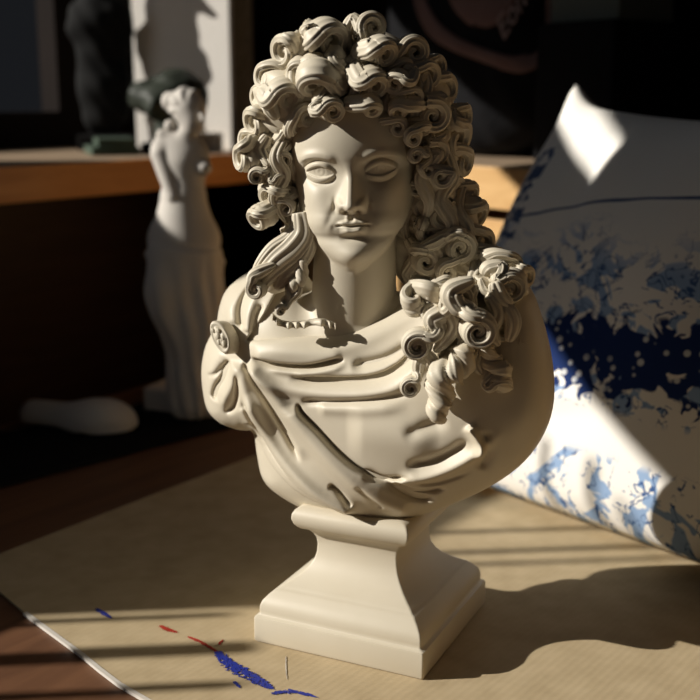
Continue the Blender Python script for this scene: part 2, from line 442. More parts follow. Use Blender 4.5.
def make_head():
    h = .62
    c = HO
    lo = (c[0]-62*SC-4, c[1]-34, c[2]-104*SC-24); hi = (c[0]+64*SC+4, c[1]+112, c[2]+82*SC)
    (X, Y, Z), o = grid(lo, hi, h)
    dx, dy, dz = X-HO[0], Y-HO[1], Z-HO[2]
    x = ((dx*ex[0]+dy*ex[1]+dz*ex[2])/SC).astype(np.float32)
    y = ((dx*ey[0]+dy*ey[1]+dz*ey[2])/SC).astype(np.float32)
    z = ((dx*ez[0]+dy*ez[1]+dz*ez[2])/SC).astype(np.float32)
    # relief tabulated on an x,z sheet, then looked up
    tx = np.arange(-80, 80.1, .4, dtype=np.float32); tz = np.arange(-130, 100.1, .4, dtype=np.float32)
    TX, TZ = np.meshgrid(tx, tz, indexing='ij'); TAB = face_relief(TX, TZ).astype(np.float32)
    fx = np.clip((x+80)/.4, 0, len(tx)-2.001); fz = np.clip((z+130)/.4, 0, len(tz)-2.001)
    ix = fx.astype(np.int32); iz = fz.astype(np.int32); fx -= ix; fz -= iz
    n2 = TAB.shape[1]; T1 = TAB.ravel(); k = ix*n2+iz
    g = (T1[k]*(1-fx)+T1[k+n2]*fx)*(1-fz) + (T1[k+1]*(1-fx)+T1[k+n2+1]*fx)*fz
    del ix, iz, fx, fz, k
    yy = y - g*sst(-46, -18, y-g*.5)
    zp = z - .42*np.clip(-yy-12, 0, 60)*sst(0, -50, z)
    tzs = np.arange(-140, 110, .5); wt = interp(tzs, WID); ft = interp(tzs, FRO)
    a = np.interp(zp, tzs, wt).astype(np.float32); f = np.interp(z, tzs, ft).astype(np.float32)
    b = 62.0
    n = 2.25
    q = (np.abs(x/a)**n + np.abs((yy-f+b)/b)**n)**(1/n)
    Fd = (q-1)*np.minimum(a, 50)
    del q
    Fd = smax(Fd, -101-z-.35*np.clip(-y-12, 0, 60), 5)
    cr = ell((x, y, z), (0,-64,18), (60,66,66))
    Fd = smin(Fd, cr, 10)
    n0 = W(356, 225, 1.030)*1000; n1 = W(353, 325, 1.046)*1000
    nk = cone((X, Y, Z), n0, n1, 37.5, 41)/SC
    Fd = smin(Fd, nk, 7)
    # open bottom: everything below the throat belongs to the torso sheet
    V_, Q_ = nets(Fd.astype(np.float32), o, h)
    return V_, Q_
Vh, Qh = make_head()
zc_cut = (W(350, 280, .99)*1000).z
# keep head above the cut, torso-neck below it (same field on both sides of the cut)
def clip(V, Q, keep):
    k = keep(V[Q].mean(1)); Q = Q[k]
    u, inv = np.unique(Q, return_inverse=True); return V[u], inv.reshape(Q.shape)
Vb2, Qb2 = clip(Vb, Qb, lambda c: c[:, 2] < zc_cut+1.0)
Vh2, Qh2 = clip(Vh, Qh, lambda c: c[:, 2] > zc_cut-.6)
body = npmesh('figure', np.concatenate([Vb2, Vh2])/1000, np.concatenate([Qb2, Qh2+len(Vb2)]), PL, bust_root)
drape = npmesh('draped_cloak', Vd/1000, Qd, PL, bust_root)

# -- block that carries the bust on the socle
bmobj('support_block', boxbm(Vector((.030, 1.062, .148)), .07, .07, .05, Matrix.Rotation(aS, 3, 'Z')), PL, bust_root, bevel=.006)

# -- hair mass
HM = [((352,84),1.050,(82,56,66)), ((300,100),1.040,(48,46,50)), ((404,100),1.045,(50,50,52)), ((276,168),1.045,(20,46,38)), ((432,176),1.050,(30,70,50)),
      ((450,235),1.045,(32,42,46)), ((470,268),1.035,(42,24,40)), ((292,248),1.040,(14,30,22)), ((278,275),1.030,(18,18,18)),((352,150),1.115,(84,105,60)),
      ((470,312),.955,(40,34,22)), ((452,345),.945,(14,26,14)), ((500,340),.955,(18,30,18)), ((415,235),1.062,(34,56,34)), ((280,268),1.032,(22,22,17)), ((505,285),.965,(24,18,18))]
PXM = .905   # mm per px around the bust
def mass_field(X, Y, Z):
    Fd = None
    for (c, Yc, r) in HM:
        p = W(c[0], c[1], Yc)*1000
        e = ell((X, Y, Z), p, (r[0]*PXM, r[2]*PXM, r[1]*PXM))
        Fd = e if Fd is None else smin(Fd, e, 8)
    # opening for the face and the parting
    fc = W(350, 186, .99)*1000
    op = (np.sqrt(((X-fc.x)/(55*PXM))**2+((Z-fc.z)/(66*PXM))**2)-1)*50
    op = np.maximum(op, Y-1052)
    Fd = smax(Fd, -op, 5)
    pc = W(346, 70, .98)*1000
    gr = np.maximum(np.abs(X-pc.x-.05*(Z-pc.z))-3.0, (Y-1012))
    Fd = smax(Fd, -gr, 8)
    # combed waves in the mass itself
    Fd = Fd + 1.2*np.sin(.42*Z+.25*X+3*np.sin(.07*Z+.05*X))
    return Fd
def make_mass():
    h = 1.6
    (X, Y, Z), o = grid((-112, 940, 240), (165, 1205, 600), h)
    Fd = mass_field(X, Y, Z)
    return (*nets(Fd.astype(np.float32), o, h), Fd, o, h)
Vm, Qm, MF, mo, mh = make_mass()
hair = npmesh('wig', Vm/1000, Qm, PL, bust_root)
def hairY(u, v, default=None):
    """depth (m) at which the line of sight first meets the hair mass"""
    for Y in np.arange(.90, 1.12, .002):
        p = W(u, v, Y)*1000
        i = [int(round((p[k]-mo[k])/mh)) for k in range(3)]
        if all(0 <= i[k] < MF.shape[k] for k in range(3)) and MF[i[0], i[1], i[2]] < 0: return Y
    return default if default is not None else 1.035

# -- swept strands
def sweep(C, B, wd, th, nseg=18, gro=3, gd=.14, capr=True, twist=0.0):
    """C centre points, B width directions, wd/th half sizes; rounded section with grooves that run along the strand"""
    n = len(C); V = []; Q = []; fr_b = [None]*n; pb = None
    for i in range(n-1, -1, -1):              # frames carried back from the roll to the root
        T = (C[min(i+1, n-1)]-C[max(i-1, 0)])
        if T.length < 1e-9: T = Vector((0,0,1))
        T.normalize()
        b = B[i]-T*B[i].dot(T)
        if pb is not None:
            q = pb-T*pb.dot(T); w_ = min(1.0, b.length**2*1.3)
            b = b*w_+q*(1-w_)*(1 if b.length < 1e-6 else 1)
        if b.length < 1e-6: b = T.orthogonal()
        b.normalize(); pb = b; fr_b[i] = (b, b.cross(T))
    for i in range(n):
        b, N_ = fr_b[i]
        for j in range(nseg):
            a = 2*PI*j/nseg
            ca, sa = math.cos(a), math.sin(a)
            k = 1-gd*(.5+.5*math.cos(gro*2*a+twist*i))**4
            sx = math.copysign(abs(ca)**.8, ca)*k; sy = math.copysign(abs(sa)**.8, sa)*k
            V.append(C[i]+b*(wd[i]*sx)+N_*(th[i]*sy))
    for i in range(n-1):
        for j in range(nseg):
            Q.append((i*nseg+j, i*nseg+(j+1) % nseg, (i+1)*nseg+(j+1) % nseg, (i+1)*nseg+j))
    # close ends by collapsing to the centre
    for e, (i, s) in enumerate(((0, 1), (n-1, -1))):
        c = len(V); V.append(C[i]); 
        for j in range(0, nseg, 2):
            q = (c, i*nseg+(j+2) % nseg, i*nseg+(j+1) % nseg, i*nseg+j)
            Q.append(q if s == 1 else q[::-1])
    return V, Q
def vaxis(a):   # (right, up, towards the viewer) -> world
    return Vector((a[0], -a[2], a[1])).normalized()
def make_curl(u, v, R, ax=(0,0,1), turns=1.8, ch=1, a0=0.0, tail=(), dY=0.0, Y=None, wf=.72, taper=.2, tw=None, gd=.16, recess=.25, name='curl', tube=.5, seg=30):
    """snail curl: strand comes along 'tail' (px points before the roll), wraps 'turns' times inward round the axis"""
    if Y is None: Y = hairY(u, v)
    if 411 < u < 500 and 183 < v < 275: Y += .022
    Y += dY
    R = R*(1.12 if not (u > 418 and 130 < v < 270) else 1.28); C0 = W(u, v, Y); px = Y/1110*1.0
    A = vaxis(ax)
    upv = Vector((0, 0, 1)); e1 = (upv - A*upv.dot(A)); 
    if e1.length < .1: e1 = Vector((1,0,0))-A*A.x
    e1.normalize(); e1 = -(A.cross(e1)); e2 = A.cross(e1)    # e1 ~ right, e2 ~ up
    if e2.z < 0: e2 = -e2
    Rm = R*px
    n = int(26*turns); pts = []; Bs = []; wd = []; th = []
    th0 = .35*Rm; turns = turns*.72
    for i in range(n+1):
        t = i/n
        r = Rm*(.67*(1-t)**1.0 + .13)
        a = a0 + ch*2*PI*turns*t
        p = C0 + e1*(r*math.cos(a)) + e2*(r*math.sin(a)) - A*(Rm*recess*t*.8)
        pts.append(p); Bs.append(A.copy())
        wd.append(Rm*wf*(1-.45*t)); th.append(th0*(1-.45*t) if i < n else th0*.3)
    # incoming strand
    T0 = (pts[0]-pts[1]).normalized()
    tl = []
    if tail:
        ctrl = [(W(q[0], q[1], Y+(q[2] if len(q) > 2 else .004))) for q in tail] + [pts[0]+T0*Rm*.35, pts[0]]
        tl = smooth_poly([tuple(c) for c in ctrl], False, 9)[:-1]
    else:
        ctrl = [pts[0]+T0*Rm*1.5-A*Rm*1.1-(pts[0]-C0)*.5, pts[0]+T0*Rm*.8-A*Rm*.4, pts[0]]
        tl = smooth_poly([tuple(c) for c in ctrl], False, 8)[:-1]
    m = len(tl); P2 = []; B2 = []; w2 = []; t2 = []
    tw_ = (tw if tw else R*tube)*px
    for i, c in enumerate(tl):
        s = i/max(m-1, 1)
        P2.append(Vector(c)); B2.append(A.copy())
        k = sst(0, 1, np.array([s]))[0]
        rt = min(1, .12+3.2*s)**.6; w2.append((tw_*(1-k)+Rm*wf*k)*rt); t2.append((tw_*(1-k)+th0*k)*rt)
    V, Q = sweep(P2+pts, B2+Bs, w2+wd, t2+th, nseg=seg, gro=5, gd=gd+.04)
    # wound body of the roll behind its open end
    nb_ = len(V); na, nh_ = 28, 14
    for i in range(nh_+1):
        f = i/nh_; hh = -1.75+1.72*f
        rr_ = .86*Rm*(max(0, 1-((hh+.75)/1.02)**2))**.5
        for j in range(na):
            a = 2*PI*j/na
            k = 1-.085*(.5+.5*math.cos(2*PI*(hh*1.9)+a*ch))**3
            V.append(C0 + A*(Rm*hh*.8) + (e1*math.cos(a)+e2*math.sin(a))*rr_*k)
    for i in range(nh_):
        for j in range(na): Q.append((nb_+i*na+j, nb_+i*na+(j+1) % na, nb_+(i+1)*na+(j+1) % na, nb_+(i+1)*na+j))
    c = npmesh(name, [tuple(p) for p in V], Q, PL, hair)
    return c
def make_ringlet(pts, rad, dY=0.0, Y=.955, nt=3.2, name='ringlet', end=None, gd=.38):
    C = [Vector(c) for c in smooth_poly([tuple(W(p[0], p[1], Y+(p[2] if len(p) > 2 else 0)+dY)) for p in pts], False, 16)]
    n = len(C); seg = 36; V = []; Q = []
    rr = np.interp(np.linspace(0, 1, n), np.linspace(0, 1, len(rad)), rad)
    up = Vector((0, -1, 0))
    for i in range(n):
        T = (C[min(i+1, n-1)]-C[max(i-1, 0)]).normalized()
        b = (up-T*up.dot(T)).normalized(); N_ = T.cross(b)
        t = i/(n-1); r0 = rr[i]*Y/1110
        cap = math.sqrt(max(0.0, 1-max(0, (t-.9)/.1)**2))*min(1, .3+t*8)
        off = .16*r0
        for j in range(seg):
            a = 2*PI*j/seg
            ph = (2*a/(2*PI)*1.0 + nt*t*2) % 1.0
            k = 1 - gd*(abs(2*ph-1))**2.2 - .05*math.cos(2*PI*3*ph)
            V.append(C[i] + (b*math.cos(a)+N_*math.sin(a))*r0*k*max(cap, .02) + (b*math.cos(2*PI*nt*t)+N_*math.sin(2*PI*nt*t))*off*cap)
    for i in range(n-1):
        for j in range(seg): Q.append((i*seg+j, i*seg+(j+1) % seg, (i+1)*seg+(j+1) % seg, (i+1)*seg+j))
    return npmesh(name, [tuple(p) for p in V], Q, PL, hair)
R_ = math.radians
#           u    v    R   axis           turns ch a0      extras
CURLS = [
 dict(u=373,v=28,R=15,ax=(.15,.1,1),turns=1.7,ch=-1,a0=R_(200),Y=1.000,tail=[(352,50),(346,34),(354,20)],tube=.4),
 dict(u=287,v=53,R=15.5,ax=(-.75,-.1,.65),turns=1.7,ch=1,a0=R_(70),tail=[(316,62),(306,52)],Y=1.010),
 dict(u=329,v=41,R=19,ax=(.45,-.35,.8),turns=1.6,ch=-1,a0=R_(150),tail=[(300,62),(306,44),(314,28)],Y=1.000,tube=.38),
 dict(u=267,v=79,R=13,ax=(-.8,.1,.6),turns=1.6,ch=1,a0=R_(90),Y=1.020),
 dict(u=315,v=82,R=20,ax=(.0,-.75,.65),turns=1.7,ch=1,a0=R_(20),Y=.988,tail=[(344,64),(334,58)]),
 dict(u=287,v=97,R=17,ax=(.25,-.45,.85),turns=1.8,ch=-1,a0=R_(160),Y=.998,tail=[(268,108),(266,94)]),
 dict(u=307,v=117,R=13.5,ax=(.2,-.15,1),turns=1.9,ch=-1,a0=R_(170),Y=.998),
 dict(u=331,v=111,R=13.5,ax=(.35,-.35,.9),turns=1.9,ch=-1,a0=R_(150),Y=.982,tail=[(332,90),(322,94)]),
 dict(u=291,v=135,R=11.5,ax=(.25,-.5,.9),turns=1.7,ch=-1,a0=R_(170),Y=1.018),
 dict(u=258,v=124,R=15,ax=(-.85,-.15,.5),turns=1.7,ch=1,a0=R_(80),Y=1.025,tail=[(284,126),(274,114)]),
 dict(u=274,v=122,R=13,ax=(-.2,-.5,.85),turns=1.6,ch=1,a0=R_(60),Y=1.030),
 dict(u=382,v=54,R=15,ax=(.5,-.45,.75),turns=1.7,ch=-1,a0=R_(140),Y=.985,tail=[(360,66),(360,52)]),
 dict(u=414,v=53,R=15.5,ax=(.25,.0,1),turns=1.7,ch=-1,a0=R_(160),Y=1.000),
 dict(u=373,v=85,R=15.5,ax=(.4,-.5,.75),turns=1.7,ch=-1,a0=R_(140),Y=.982,tail=[(356,82),(354,70)]),
 dict(u=396,v=84,R=12.5,ax=(-.25,-.35,.9),turns=1.7,ch=1,a0=R_(40),Y=.982,tail=[(404,66),(412,72)]),
 dict(u=370,v=108,R=12.5,ax=(.25,-.75,.65),turns=1.6,ch=-1,a0=R_(140),Y=.982),
 dict(u=400,v=110,R=12,ax=(-.15,-.7,.7),turns=1.6,ch=1,a0=R_(50),Y=.984),
 dict(u=397,v=127,R=11,ax=(.1,-.3,1),turns=1.8,ch=-1,a0=R_(120),Y=.99),
 dict(u=413,v=98,R=10,ax=(.35,-.1,.9),turns=1.8,ch=-1,a0=R_(120),Y=.985),
 dict(u=425,v=77,R=15,ax=(.55,-.1,.8),turns=1.7,ch=-1,a0=R_(130),Y=1.003),
 dict(u=443,v=91,R=15,ax=(.8,.1,.6),turns=1.7,ch=-1,a0=R_(110),Y=1.022),
 dict(u=431,v=116,R=17.5,ax=(.3,-.15,.9),turns=2.0,ch=-1,a0=R_(100),Y=.998,tail=[(448,96),(442,100)]),
 dict(u=452,v=140,R=17,ax=(.85,-.2,.5),turns=1.7,ch=-1,a0=R_(100),Y=1.020,tail=[(442,112),(448,118)]),
 dict(u=414,v=138,R=10,ax=(.1,-.3,.95),turns=1.7,ch=1,a0=R_(90),Y=.985),
 dict(u=245,v=160,R=13.5,ax=(-.9,.0,.4),turns=1.7,ch=1,a0=R_(90),Y=1.020,tail=[(270,148),(258,142)]),
 dict(u=257,v=177,R=8.5,ax=(-.1,-.1,1),turns=1.8,ch=1,a0=R_(60),Y=1.012,tail=[(262,148),(266,158),(266,168)]),
 dict(u=281,v=182,R=8.5,ax=(.3,-.1,.9),turns=1.6,ch=-1,a0=R_(150),Y=1.012,tail=[(278,144),(270,156),(270,170)]),
 dict(u=284,v=160,R=8,ax=(.2,-.2,.9),turns=1.6,ch=-1,a0=R_(120),Y=1.012,tail=[(292,142),(288,146)]),
 dict(u=272,v=197,R=13,ax=(-.6,-.2,.7),turns=1.6,ch=1,a0=R_(60),Y=1.02,tail=[(280,176),(284,186)]),
 dict(u=261,v=219,R=13,ax=(-.7,-.45,.6),turns=1.7,ch=1,a0=R_(70),Y=1.02,tail=[(288,204),(276,204)]),
 dict(u=286,v=208,R=10,ax=(-.2,-.2,.9),turns=1.5,ch=-1,a0=R_(100),Y=1.018,tail=[(284,186),(294,194)]),
 dict(u=416,v=156,R=8.5,ax=(.1,0,1),turns=1.9,ch=1,a0=R_(30),Y=.990,tail=[(428,146),(426,150)]),
 dict(u=440,v=176,R=10,ax=(.2,-.2,.95),turns=1.8,ch=-1,a0=R_(0),Y=.996,tail=[(430,150),(438,154),(432,166)]),
 dict(u=428,v=170,R=7,ax=(.2,-.2,.95),turns=1.5,ch=1,a0=R_(180),Y=.994,tail=[(424,148),(430,158)]),
 dict(u=415,v=190,R=7,ax=(0,0,1),turns=1.7,ch=-1,a0=R_(90),Y=.992,tail=[(430,186),(424,182)]),
 dict(u=460,v=164,R=13,ax=(.9,-.1,.4),turns=1.6,ch=-1,a0=R_(90),Y=1.030),
 dict(u=452,v=190,R=12,ax=(.7,-.1,.6),turns=1.6,ch=-1,a0=R_(120),Y=1.012,tail=[(430,192),(440,184)]),
 dict(u=471,v=216,R=15,ax=(.8,-.3,.5),turns=1.6,ch=-1,a0=R_(110),Y=1.015,tail=[(444,202),(458,200)]),
 dict(u=441,v=216,R=12.5,ax=(.1,-.1,1),turns=2.0,ch=-1,a0=R_(60),Y=.990,tail=[(420,200),(434,200),(448,204)]),
 dict(u=459,v=248,R=14,ax=(.15,-.1,1),turns=2.0,ch=-1,a0=R_(80),Y=.978,tail=[(416,250),(432,244),(446,236)],tube=.45),
 dict(u=430,v=232,R=11,ax=(.1,-.2,.95),turns=1.6,ch=1,a0=R_(150),Y=.992,tail=[(418,216),(420,226)]),
 dict(u=480,v=243,R=12,ax=(.6,-.1,.7),turns=1.7,ch=-1,a0=R_(90),Y=.995),
 dict(u=425,v=262,R=13,ax=(.1,-.1,1),turns=1.8,ch=-1,a0=R_(90),Y=.988,tail=[(412,244),(420,248)]),
 dict(u=448,v=272,R=12,ax=(.1,-.2,1),turns=1.7,ch=1,a0=R_(90),Y=.975),
 dict(u=492,v=264,R=13,ax=(.5,.1,.8),turns=1.7,ch=-1,a0=R_(90),Y=.985),
 dict(u=524,v=278,R=11,ax=(.7,.0,.6),turns=1.7,ch=-1,a0=R_(90),Y=.985,tail=[(496,262),(512,264)]),
 # lock over the right shoulder
 dict(u=257,v=290,R=9,ax=(-.35,0,.9),turns=1.9,ch=1,a0=R_(150),Y=1.000,tail=[(276,264),(256,274)],tw=8,wf=.8),
 dict(u=281,v=311,R=6,ax=(.2,-.1,.9),turns=1.5,ch=1,a0=R_(60),Y=1.000,tail=[(300,282),(298,292),(290,300)],tw=5),
 # cluster on the left shoulder
 dict(u=418,v=346,R=16,ax=(-.1,-.05,1),turns=2.0,ch=1,a0=R_(60),Y=.928,tail=[(452,296),(444,310),(432,318),(436,330)],tw=13),
 dict(u=436,v=322,R=9,ax=(0,0,1),turns=1.2,ch=-1,a0=R_(200),Y=.930,tail=[(452,300),(440,304),(424,310)],tw=5),
 dict(u=477,v=331,R=18.5,ax=(.05,-.1,1),turns=2.1,ch=-1,a0=R_(90),Y=.915,tail=[(474,280),(452,290),(456,304),(468,310)],tw=13),
 dict(u=462,v=300,R=15,ax=(.2,.2,.9),turns=1.3,ch=-1,a0=R_(180),Y=.925,tail=[(452,318),(446,302)],tw=7),
 dict(u=509,v=289,R=16,ax=(.2,-.05,1),turns=2.0,ch=-1,a0=R_(120),Y=.945,tail=[(484,276),(488,270),(500,268)],tw=10),
 dict(u=497,v=300,R=12,ax=(.1,-.1,1),turns=1.4,ch=1,a0=R_(60),Y=.940,tail=[(480,278),(486,290)],tw=6),
 dict(u=411,v=388,R=10.5,ax=(-.1,0,1),turns=2.0,ch=1,a0=R_(80),Y=.930,tail=[(430,358),(420,360),(418,372)],tw=9),
 dict(u=501,v=384,R=12,ax=(.1,-.6,.8),turns=1.8,ch=-1,a0=R_(150),Y=.930,tail=[(486,344),(490,362)],tw=10),
 dict(u=521,v=350,R=9,ax=(.2,0,1),turns=1.8,ch=-1,a0=R_(90),Y=.945,tail=[(506,322),(514,330),(522,336)],tw=5),
 dict(u=500,v=330,R=14,ax=(.3,-.1,.9),turns=1.4,ch=-1,a0=R_(90),Y=.942,tail=[(496,304),(504,310)],tw=7),
 dict(u=262,v=99,R=12,ax=(-.8,0,.6),turns=1.7,ch=1,a0=R_(80),Y=1.030),
 dict(u=247,v=141,R=10,ax=(-.8,.2,.5),turns=1.7,ch=1,a0=R_(80),Y=1.035),
 dict(u=300,v=72,R=13,ax=(-.2,-.4,.85),turns=1.7,ch=1,a0=R_(40),Y=1.000),
 dict(u=357,v=66,R=10,ax=(.2,-.3,.9),turns=1.7,ch=-1,a0=R_(140),Y=.995),
 dict(u=346,v=92,R=8,ax=(-.4,-.3,.9),turns=1.6,ch=1,a0=R_(40),Y=1.000),
 dict(u=404,v=70,R=11,ax=(.2,-.2,.9),turns=1.7,ch=-1,a0=R_(140),Y=.995),
 dict(u=436,v=68,R=11,ax=(.7,.2,.6),turns=1.7,ch=-1,a0=R_(120),Y=1.025),
 dict(u=462,v=118,R=12,ax=(.9,.1,.4),turns=1.7,ch=-1,a0=R_(110),Y=1.045),
 dict(u=422,v=128,R=9,ax=(.1,-.2,.95),turns=1.7,ch=-1,a0=R_(110),Y=.995),
 dict(u=434,v=152,R=12,ax=(.3,-.3,.9),turns=1.8,ch=-1,a0=R_(100),Y=1.005,tail=[(446,128),(442,136)]),
 dict(u=466,v=196,R=12,ax=(.8,-.1,.5),turns=1.6,ch=-1,a0=R_(110),Y=1.025),
 dict(u=422,v=208,R=9,ax=(.1,-.1,1),turns=1.7,ch=1,a0=R_(60),Y=1.000,tail=[(410,192),(412,200)]),
 dict(u=474,v=262,R=12,ax=(.3,-.1,.9),turns=1.7,ch=-1,a0=R_(90),Y=.985,tail=[(462,236),(470,246)]),
 dict(u=508,v=268,R=12,ax=(.4,.1,.9),turns=1.7,ch=-1,a0=R_(90),Y=.985),
 dict(u=437,v=290,R=9,ax=(.0,-.2,1),turns=1.6,ch=1,a0=R_(90),Y=.955),
]
for c in CURLS: make_curl(**c)
# smooth looped roll lying across the collar, left edge of the shoulder cluster
make_curl(414, 300, 13, ax=(-.15,.75,.5), turns=1.2, ch=1, a0=R_(120), Y=.935, tail=[(454,294,.0),(440,296,.0),(428,290,-.004)], tw=9, gd=.06, wf=.9)
LOBE = []
make_ringlet([(468,344),(462,360),(447,372),(441,390),(438,405),(443,424)], [12,17,19,17,14,8], Y=.922, nt=2.4)
make_ringlet([(487,344),(490,360),(500,374),(507,392)], [9,12,14,9], Y=.930, nt=1.5)
for pts, w in [([(301,212),(304,232),(294,248),(278,262),(264,278),(261,292)],15), ([(302,226),(306,244),(296,262),(284,276),(276,290)],12), ([(298,222),(290,238),(274,250),(261,266),(253,281)],9)]:
    LOBE.append((pts, w))
make_ringlet([(305,258,.0),(300,276,.0),(292,292,.0),(284,304,.0)], [5,8,8,5], Y=1.006, nt=2.2)
make_ringlet([(524,266,.02),(512,300,.01),(520,340,.01)], [7,9,6], Y=.955, nt=1.5)
# filler locks that cover the mass: waves falling at both sides
def wave(pts, w, Y=None, dY=-.004, gd=.32, tw=0.0, gro=4):
    C0 = [W(p[0], p[1], (Y if Y else hairY(p[0], p[1])+dY)) for p in pts]
    C = [Vector(c) for c in smooth_poly([tuple(c) for c in C0], False, 12)]
    n = len(C); px = .98/1110
    B = [Vector((1,0,.2))]*n
    ww = [w*px*math.sin(PI*min(1, .12+.88*(i/(n-1))))**.5 + .0004 for i in range(n)]
    V, Q = sweep(C, B, ww, [x*.8 for x in ww], nseg=52, gro=gro, gd=gd, twist=tw)
    return npmesh('lock', [tuple(p) for p in V], Q, PL, hair)
for pts, w in [
  ([(410,150),(402,170),(410,196),(404,220),(408,246)],7), ([(424,140),(432,160),(422,180),(430,204),(422,226)],8),
  ([(446,150),(452,176),(440,200),(452,226),(440,250)],8), ([(462,186),(456,210),(468,232),(460,262)],8),
  ([(408,238),(416,256),(408,274),(418,288)],8), ([(434,244),(440,262),(432,280)],8), ([(470,252),(478,268),(470,286)],9),
  ([(284,140),(276,158),(284,176),(274,198),(286,222)],7), ([(292,200),(298,222),(294,244),(300,262)],6),
  ([(268,136),(262,150),(270,166)],7), ([(300,62),(296,80),(304,98)],10), ([(334,60),(338,84),(328,104)],8),
  ([(356,56),(362,78),(356,100),(364,118)],8), ([(390,60),(396,84),(388,104),(394,124)],8), ([(418,64),(424,88),(414,110),(424,132)],9),
  ([(293,146),(288,166),(294,188),(290,210),(299,236)],8), ([(300,222),(306,240),(302,256)],7), ([(436,104),(446,124),(438,146)],8), ([(276,88),(270,104),(278,120)],8)]:
    wave(pts, w)
for pts, w in LOBE: wave(pts, w, Y=1.012, gd=.15, tw=.035, gro=6)
for pts, w in [([(455,298),(449,312),(453,326),(445,340),(434,352)],8), ([(466,306),(460,322),(465,338),(458,352)],8), ([(489,296),(497,312),(491,330),(499,346)],8),
  ([(506,305),(513,322),(508,342)],8), ([(440,318),(446,334),(438,348)],6), ([(430,296),(440,290),(456,292)],6), ([(474,284),(468,296),(474,310)],8), ([(494,282),(500,296),(512,306)],8),
  ([(426,352),(434,364),(430,380)],5.5), ([(480,348),(476,362),(482,374)],6)]:
    wave(pts, w, Y=.930)

# -- shirt frill at the neckline
fr = smooth_poly([(272,316),(282,324),(300,325),(320,322),(336,327)], False, 5)
V = []; Q = []; n = len(fr)*6
FP = np.array([tuple(q) for q in fr]); tq = np.linspace(0, len(fr)-1, n)
fu = np.interp(tq, range(len(fr)), FP[:,0]); fv = np.interp(tq, range(len(fr)), FP[:,1])
for i in range(n):
    ph = .36*i+1.6*math.sin(i*.11); f_ = math.sin(ph)
    for (dv, dy) in ((-4,.006),(-2.5,.001),(0,-.0012),(2.6+.7*f_,-.0018),(3.6+.8*f_,-.0002),(3.2+.7*f_,.004),(-1,.007)):
        V.append(tuple(W(fu[i]+.8*math.cos(ph)*(dv > 0), fv[i]+dv, .9955-.00010*(fu[i]-272)+dy-.0016*f_*(.3+(dv > -3)))))
for i in range(n-1):
    for j in range(7): Q.append((i*7+j, i*7+(j+1) % 7, (i+1)*7+(j+1) % 7, (i+1)*7+j))
npmesh('ruffle', V, Q, PL, bust_root)

# -- brooch
bc = W(223, 337, 1.036)
bm = bmesh.new()
rings = [(0.0,.0062),(.35,.0068),(.62,.0058),(.70,.0046),(.78,.0060),(.92,.0058),(1.0,.0035),(1.0,-.012)]
nb = 36; vs = []
for r, hgt in rings:
    if r == 0: vs.append([bm.verts.new((0,0,hgt))]); continue
    ring = []
    for k in range(nb):
        a = 2*PI*k/nb
        em = .0011*math.sin(3*a+r*9)*math.cos(5*r*3+a) if .2 < r < .7 else 0
        ring.append(bm.verts.new((.0088*r*math.cos(a), .0175*r*math.sin(a)*(1+.04*math.cos(3*a)), hgt+em)))
    vs.append(ring)
for k in range(nb): bm.faces.new((vs[0][0], vs[1][k], vs[1][(k+1) % nb]))
for i in range(1, len(vs)-1):
    for k in range(nb): bm.faces.new((vs[i][k], vs[i][(k+1) % nb], vs[i+1][(k+1) % nb], vs[i+1][k]))
Nn = Vector((-.42, -.88, .16)).normalized(); Xx = Vector((0,0,1)).cross(Nn).normalized(); Yy = Nn.cross(Xx)
Mr = Matrix((Xx, Yy, Nn)).transposed() @ Matrix.Rotation(R_(34), 3, 'Z')
bmesh.ops.transform(bm, matrix=Matrix.Translation(bc) @ Mr.to_4x4(), verts=bm.verts)
br = bmobj('brooch', bm, PL, bust_root, smooth=True)
for (a, b, s) in ((-.003,.009,.0016),(.002,.006,.0017),(-.001,.002,.0021),(.003,-.002,.0016),(-.003,-.004,.0018),(.001,-.008,.002)):
    b2 = bmesh.new(); bmesh.ops.create_uvsphere(b2, u_segments=12, v_segments=8, radius=s)
    bmesh.ops.scale(b2, vec=(1,1.6,.7), verts=b2.verts)
    bmesh.ops.transform(b2, matrix=Matrix.Translation(bc+Mr@Vector((a,b,.0066))) @ Mr.to_4x4(), verts=b2.verts)
    bmobj('relief_stud', b2, PL, br, smooth=True)


# ================================================================== THE PLACE
def poly_box(name, pts, z0, z1, m, parent=None, bevel=0.0):
    return bmobj(name, prism(pts, z0, z1), m, parent, bevel=bevel)
V2 = lambda p: Vector((p[0], p[1]))
Cn = Vector((-.171, 2.38)); d1 = Vector((.588, .809)); n1_ = Vector((-.809, .588)); d2 = Vector((.6, -.8)); n2_ = Vector((.8, .6))
def cut(a, da, b, db):
    t = ((b.x-a.x)*db.y-(b.y-a.y)*db.x)/(da.x*db.y-da.y*db.x); return a+da*t
WC = cut(Cn+n1_*.52, d1, Cn+n2_*.42, d2)
WALLS = [(0,.72,-.76,2.2),(.72,1.55,-.76,.50),(1.55,2.15,-.76,.85),(2.15,2.77,-.76,.92),(.72,2.1,1.24,2.2),(2.1,2.43,1.10,1.40),(2.1,2.43,1.50,2.2),(2.43,2.77,1.24,2.2)]  # beyond the first span, unseen sills and headers are shaped to mask the sun
BLK = mat('dark_wall_shade', (.012,.009,.008), .9, .1, (3, (.02,.014,.012), .6))  # near-black colour carries the shade the walls lie in
FLR = mat('grey_floor', (.10,.09,.08), .8, .2, (2, (.13,.12,.10), .8))
for t0, t1, z0, z1 in WALLS:
    e = d1*.1 if t0 == 0 else d1*0
    tag(poly_box('wall_left', [WC-d1*t0, WC-d1*t1, WC-d1*t1+n1_*.06, WC-d1*t0+n1_*.06+e], z0, z1, BLK), kind='structure')
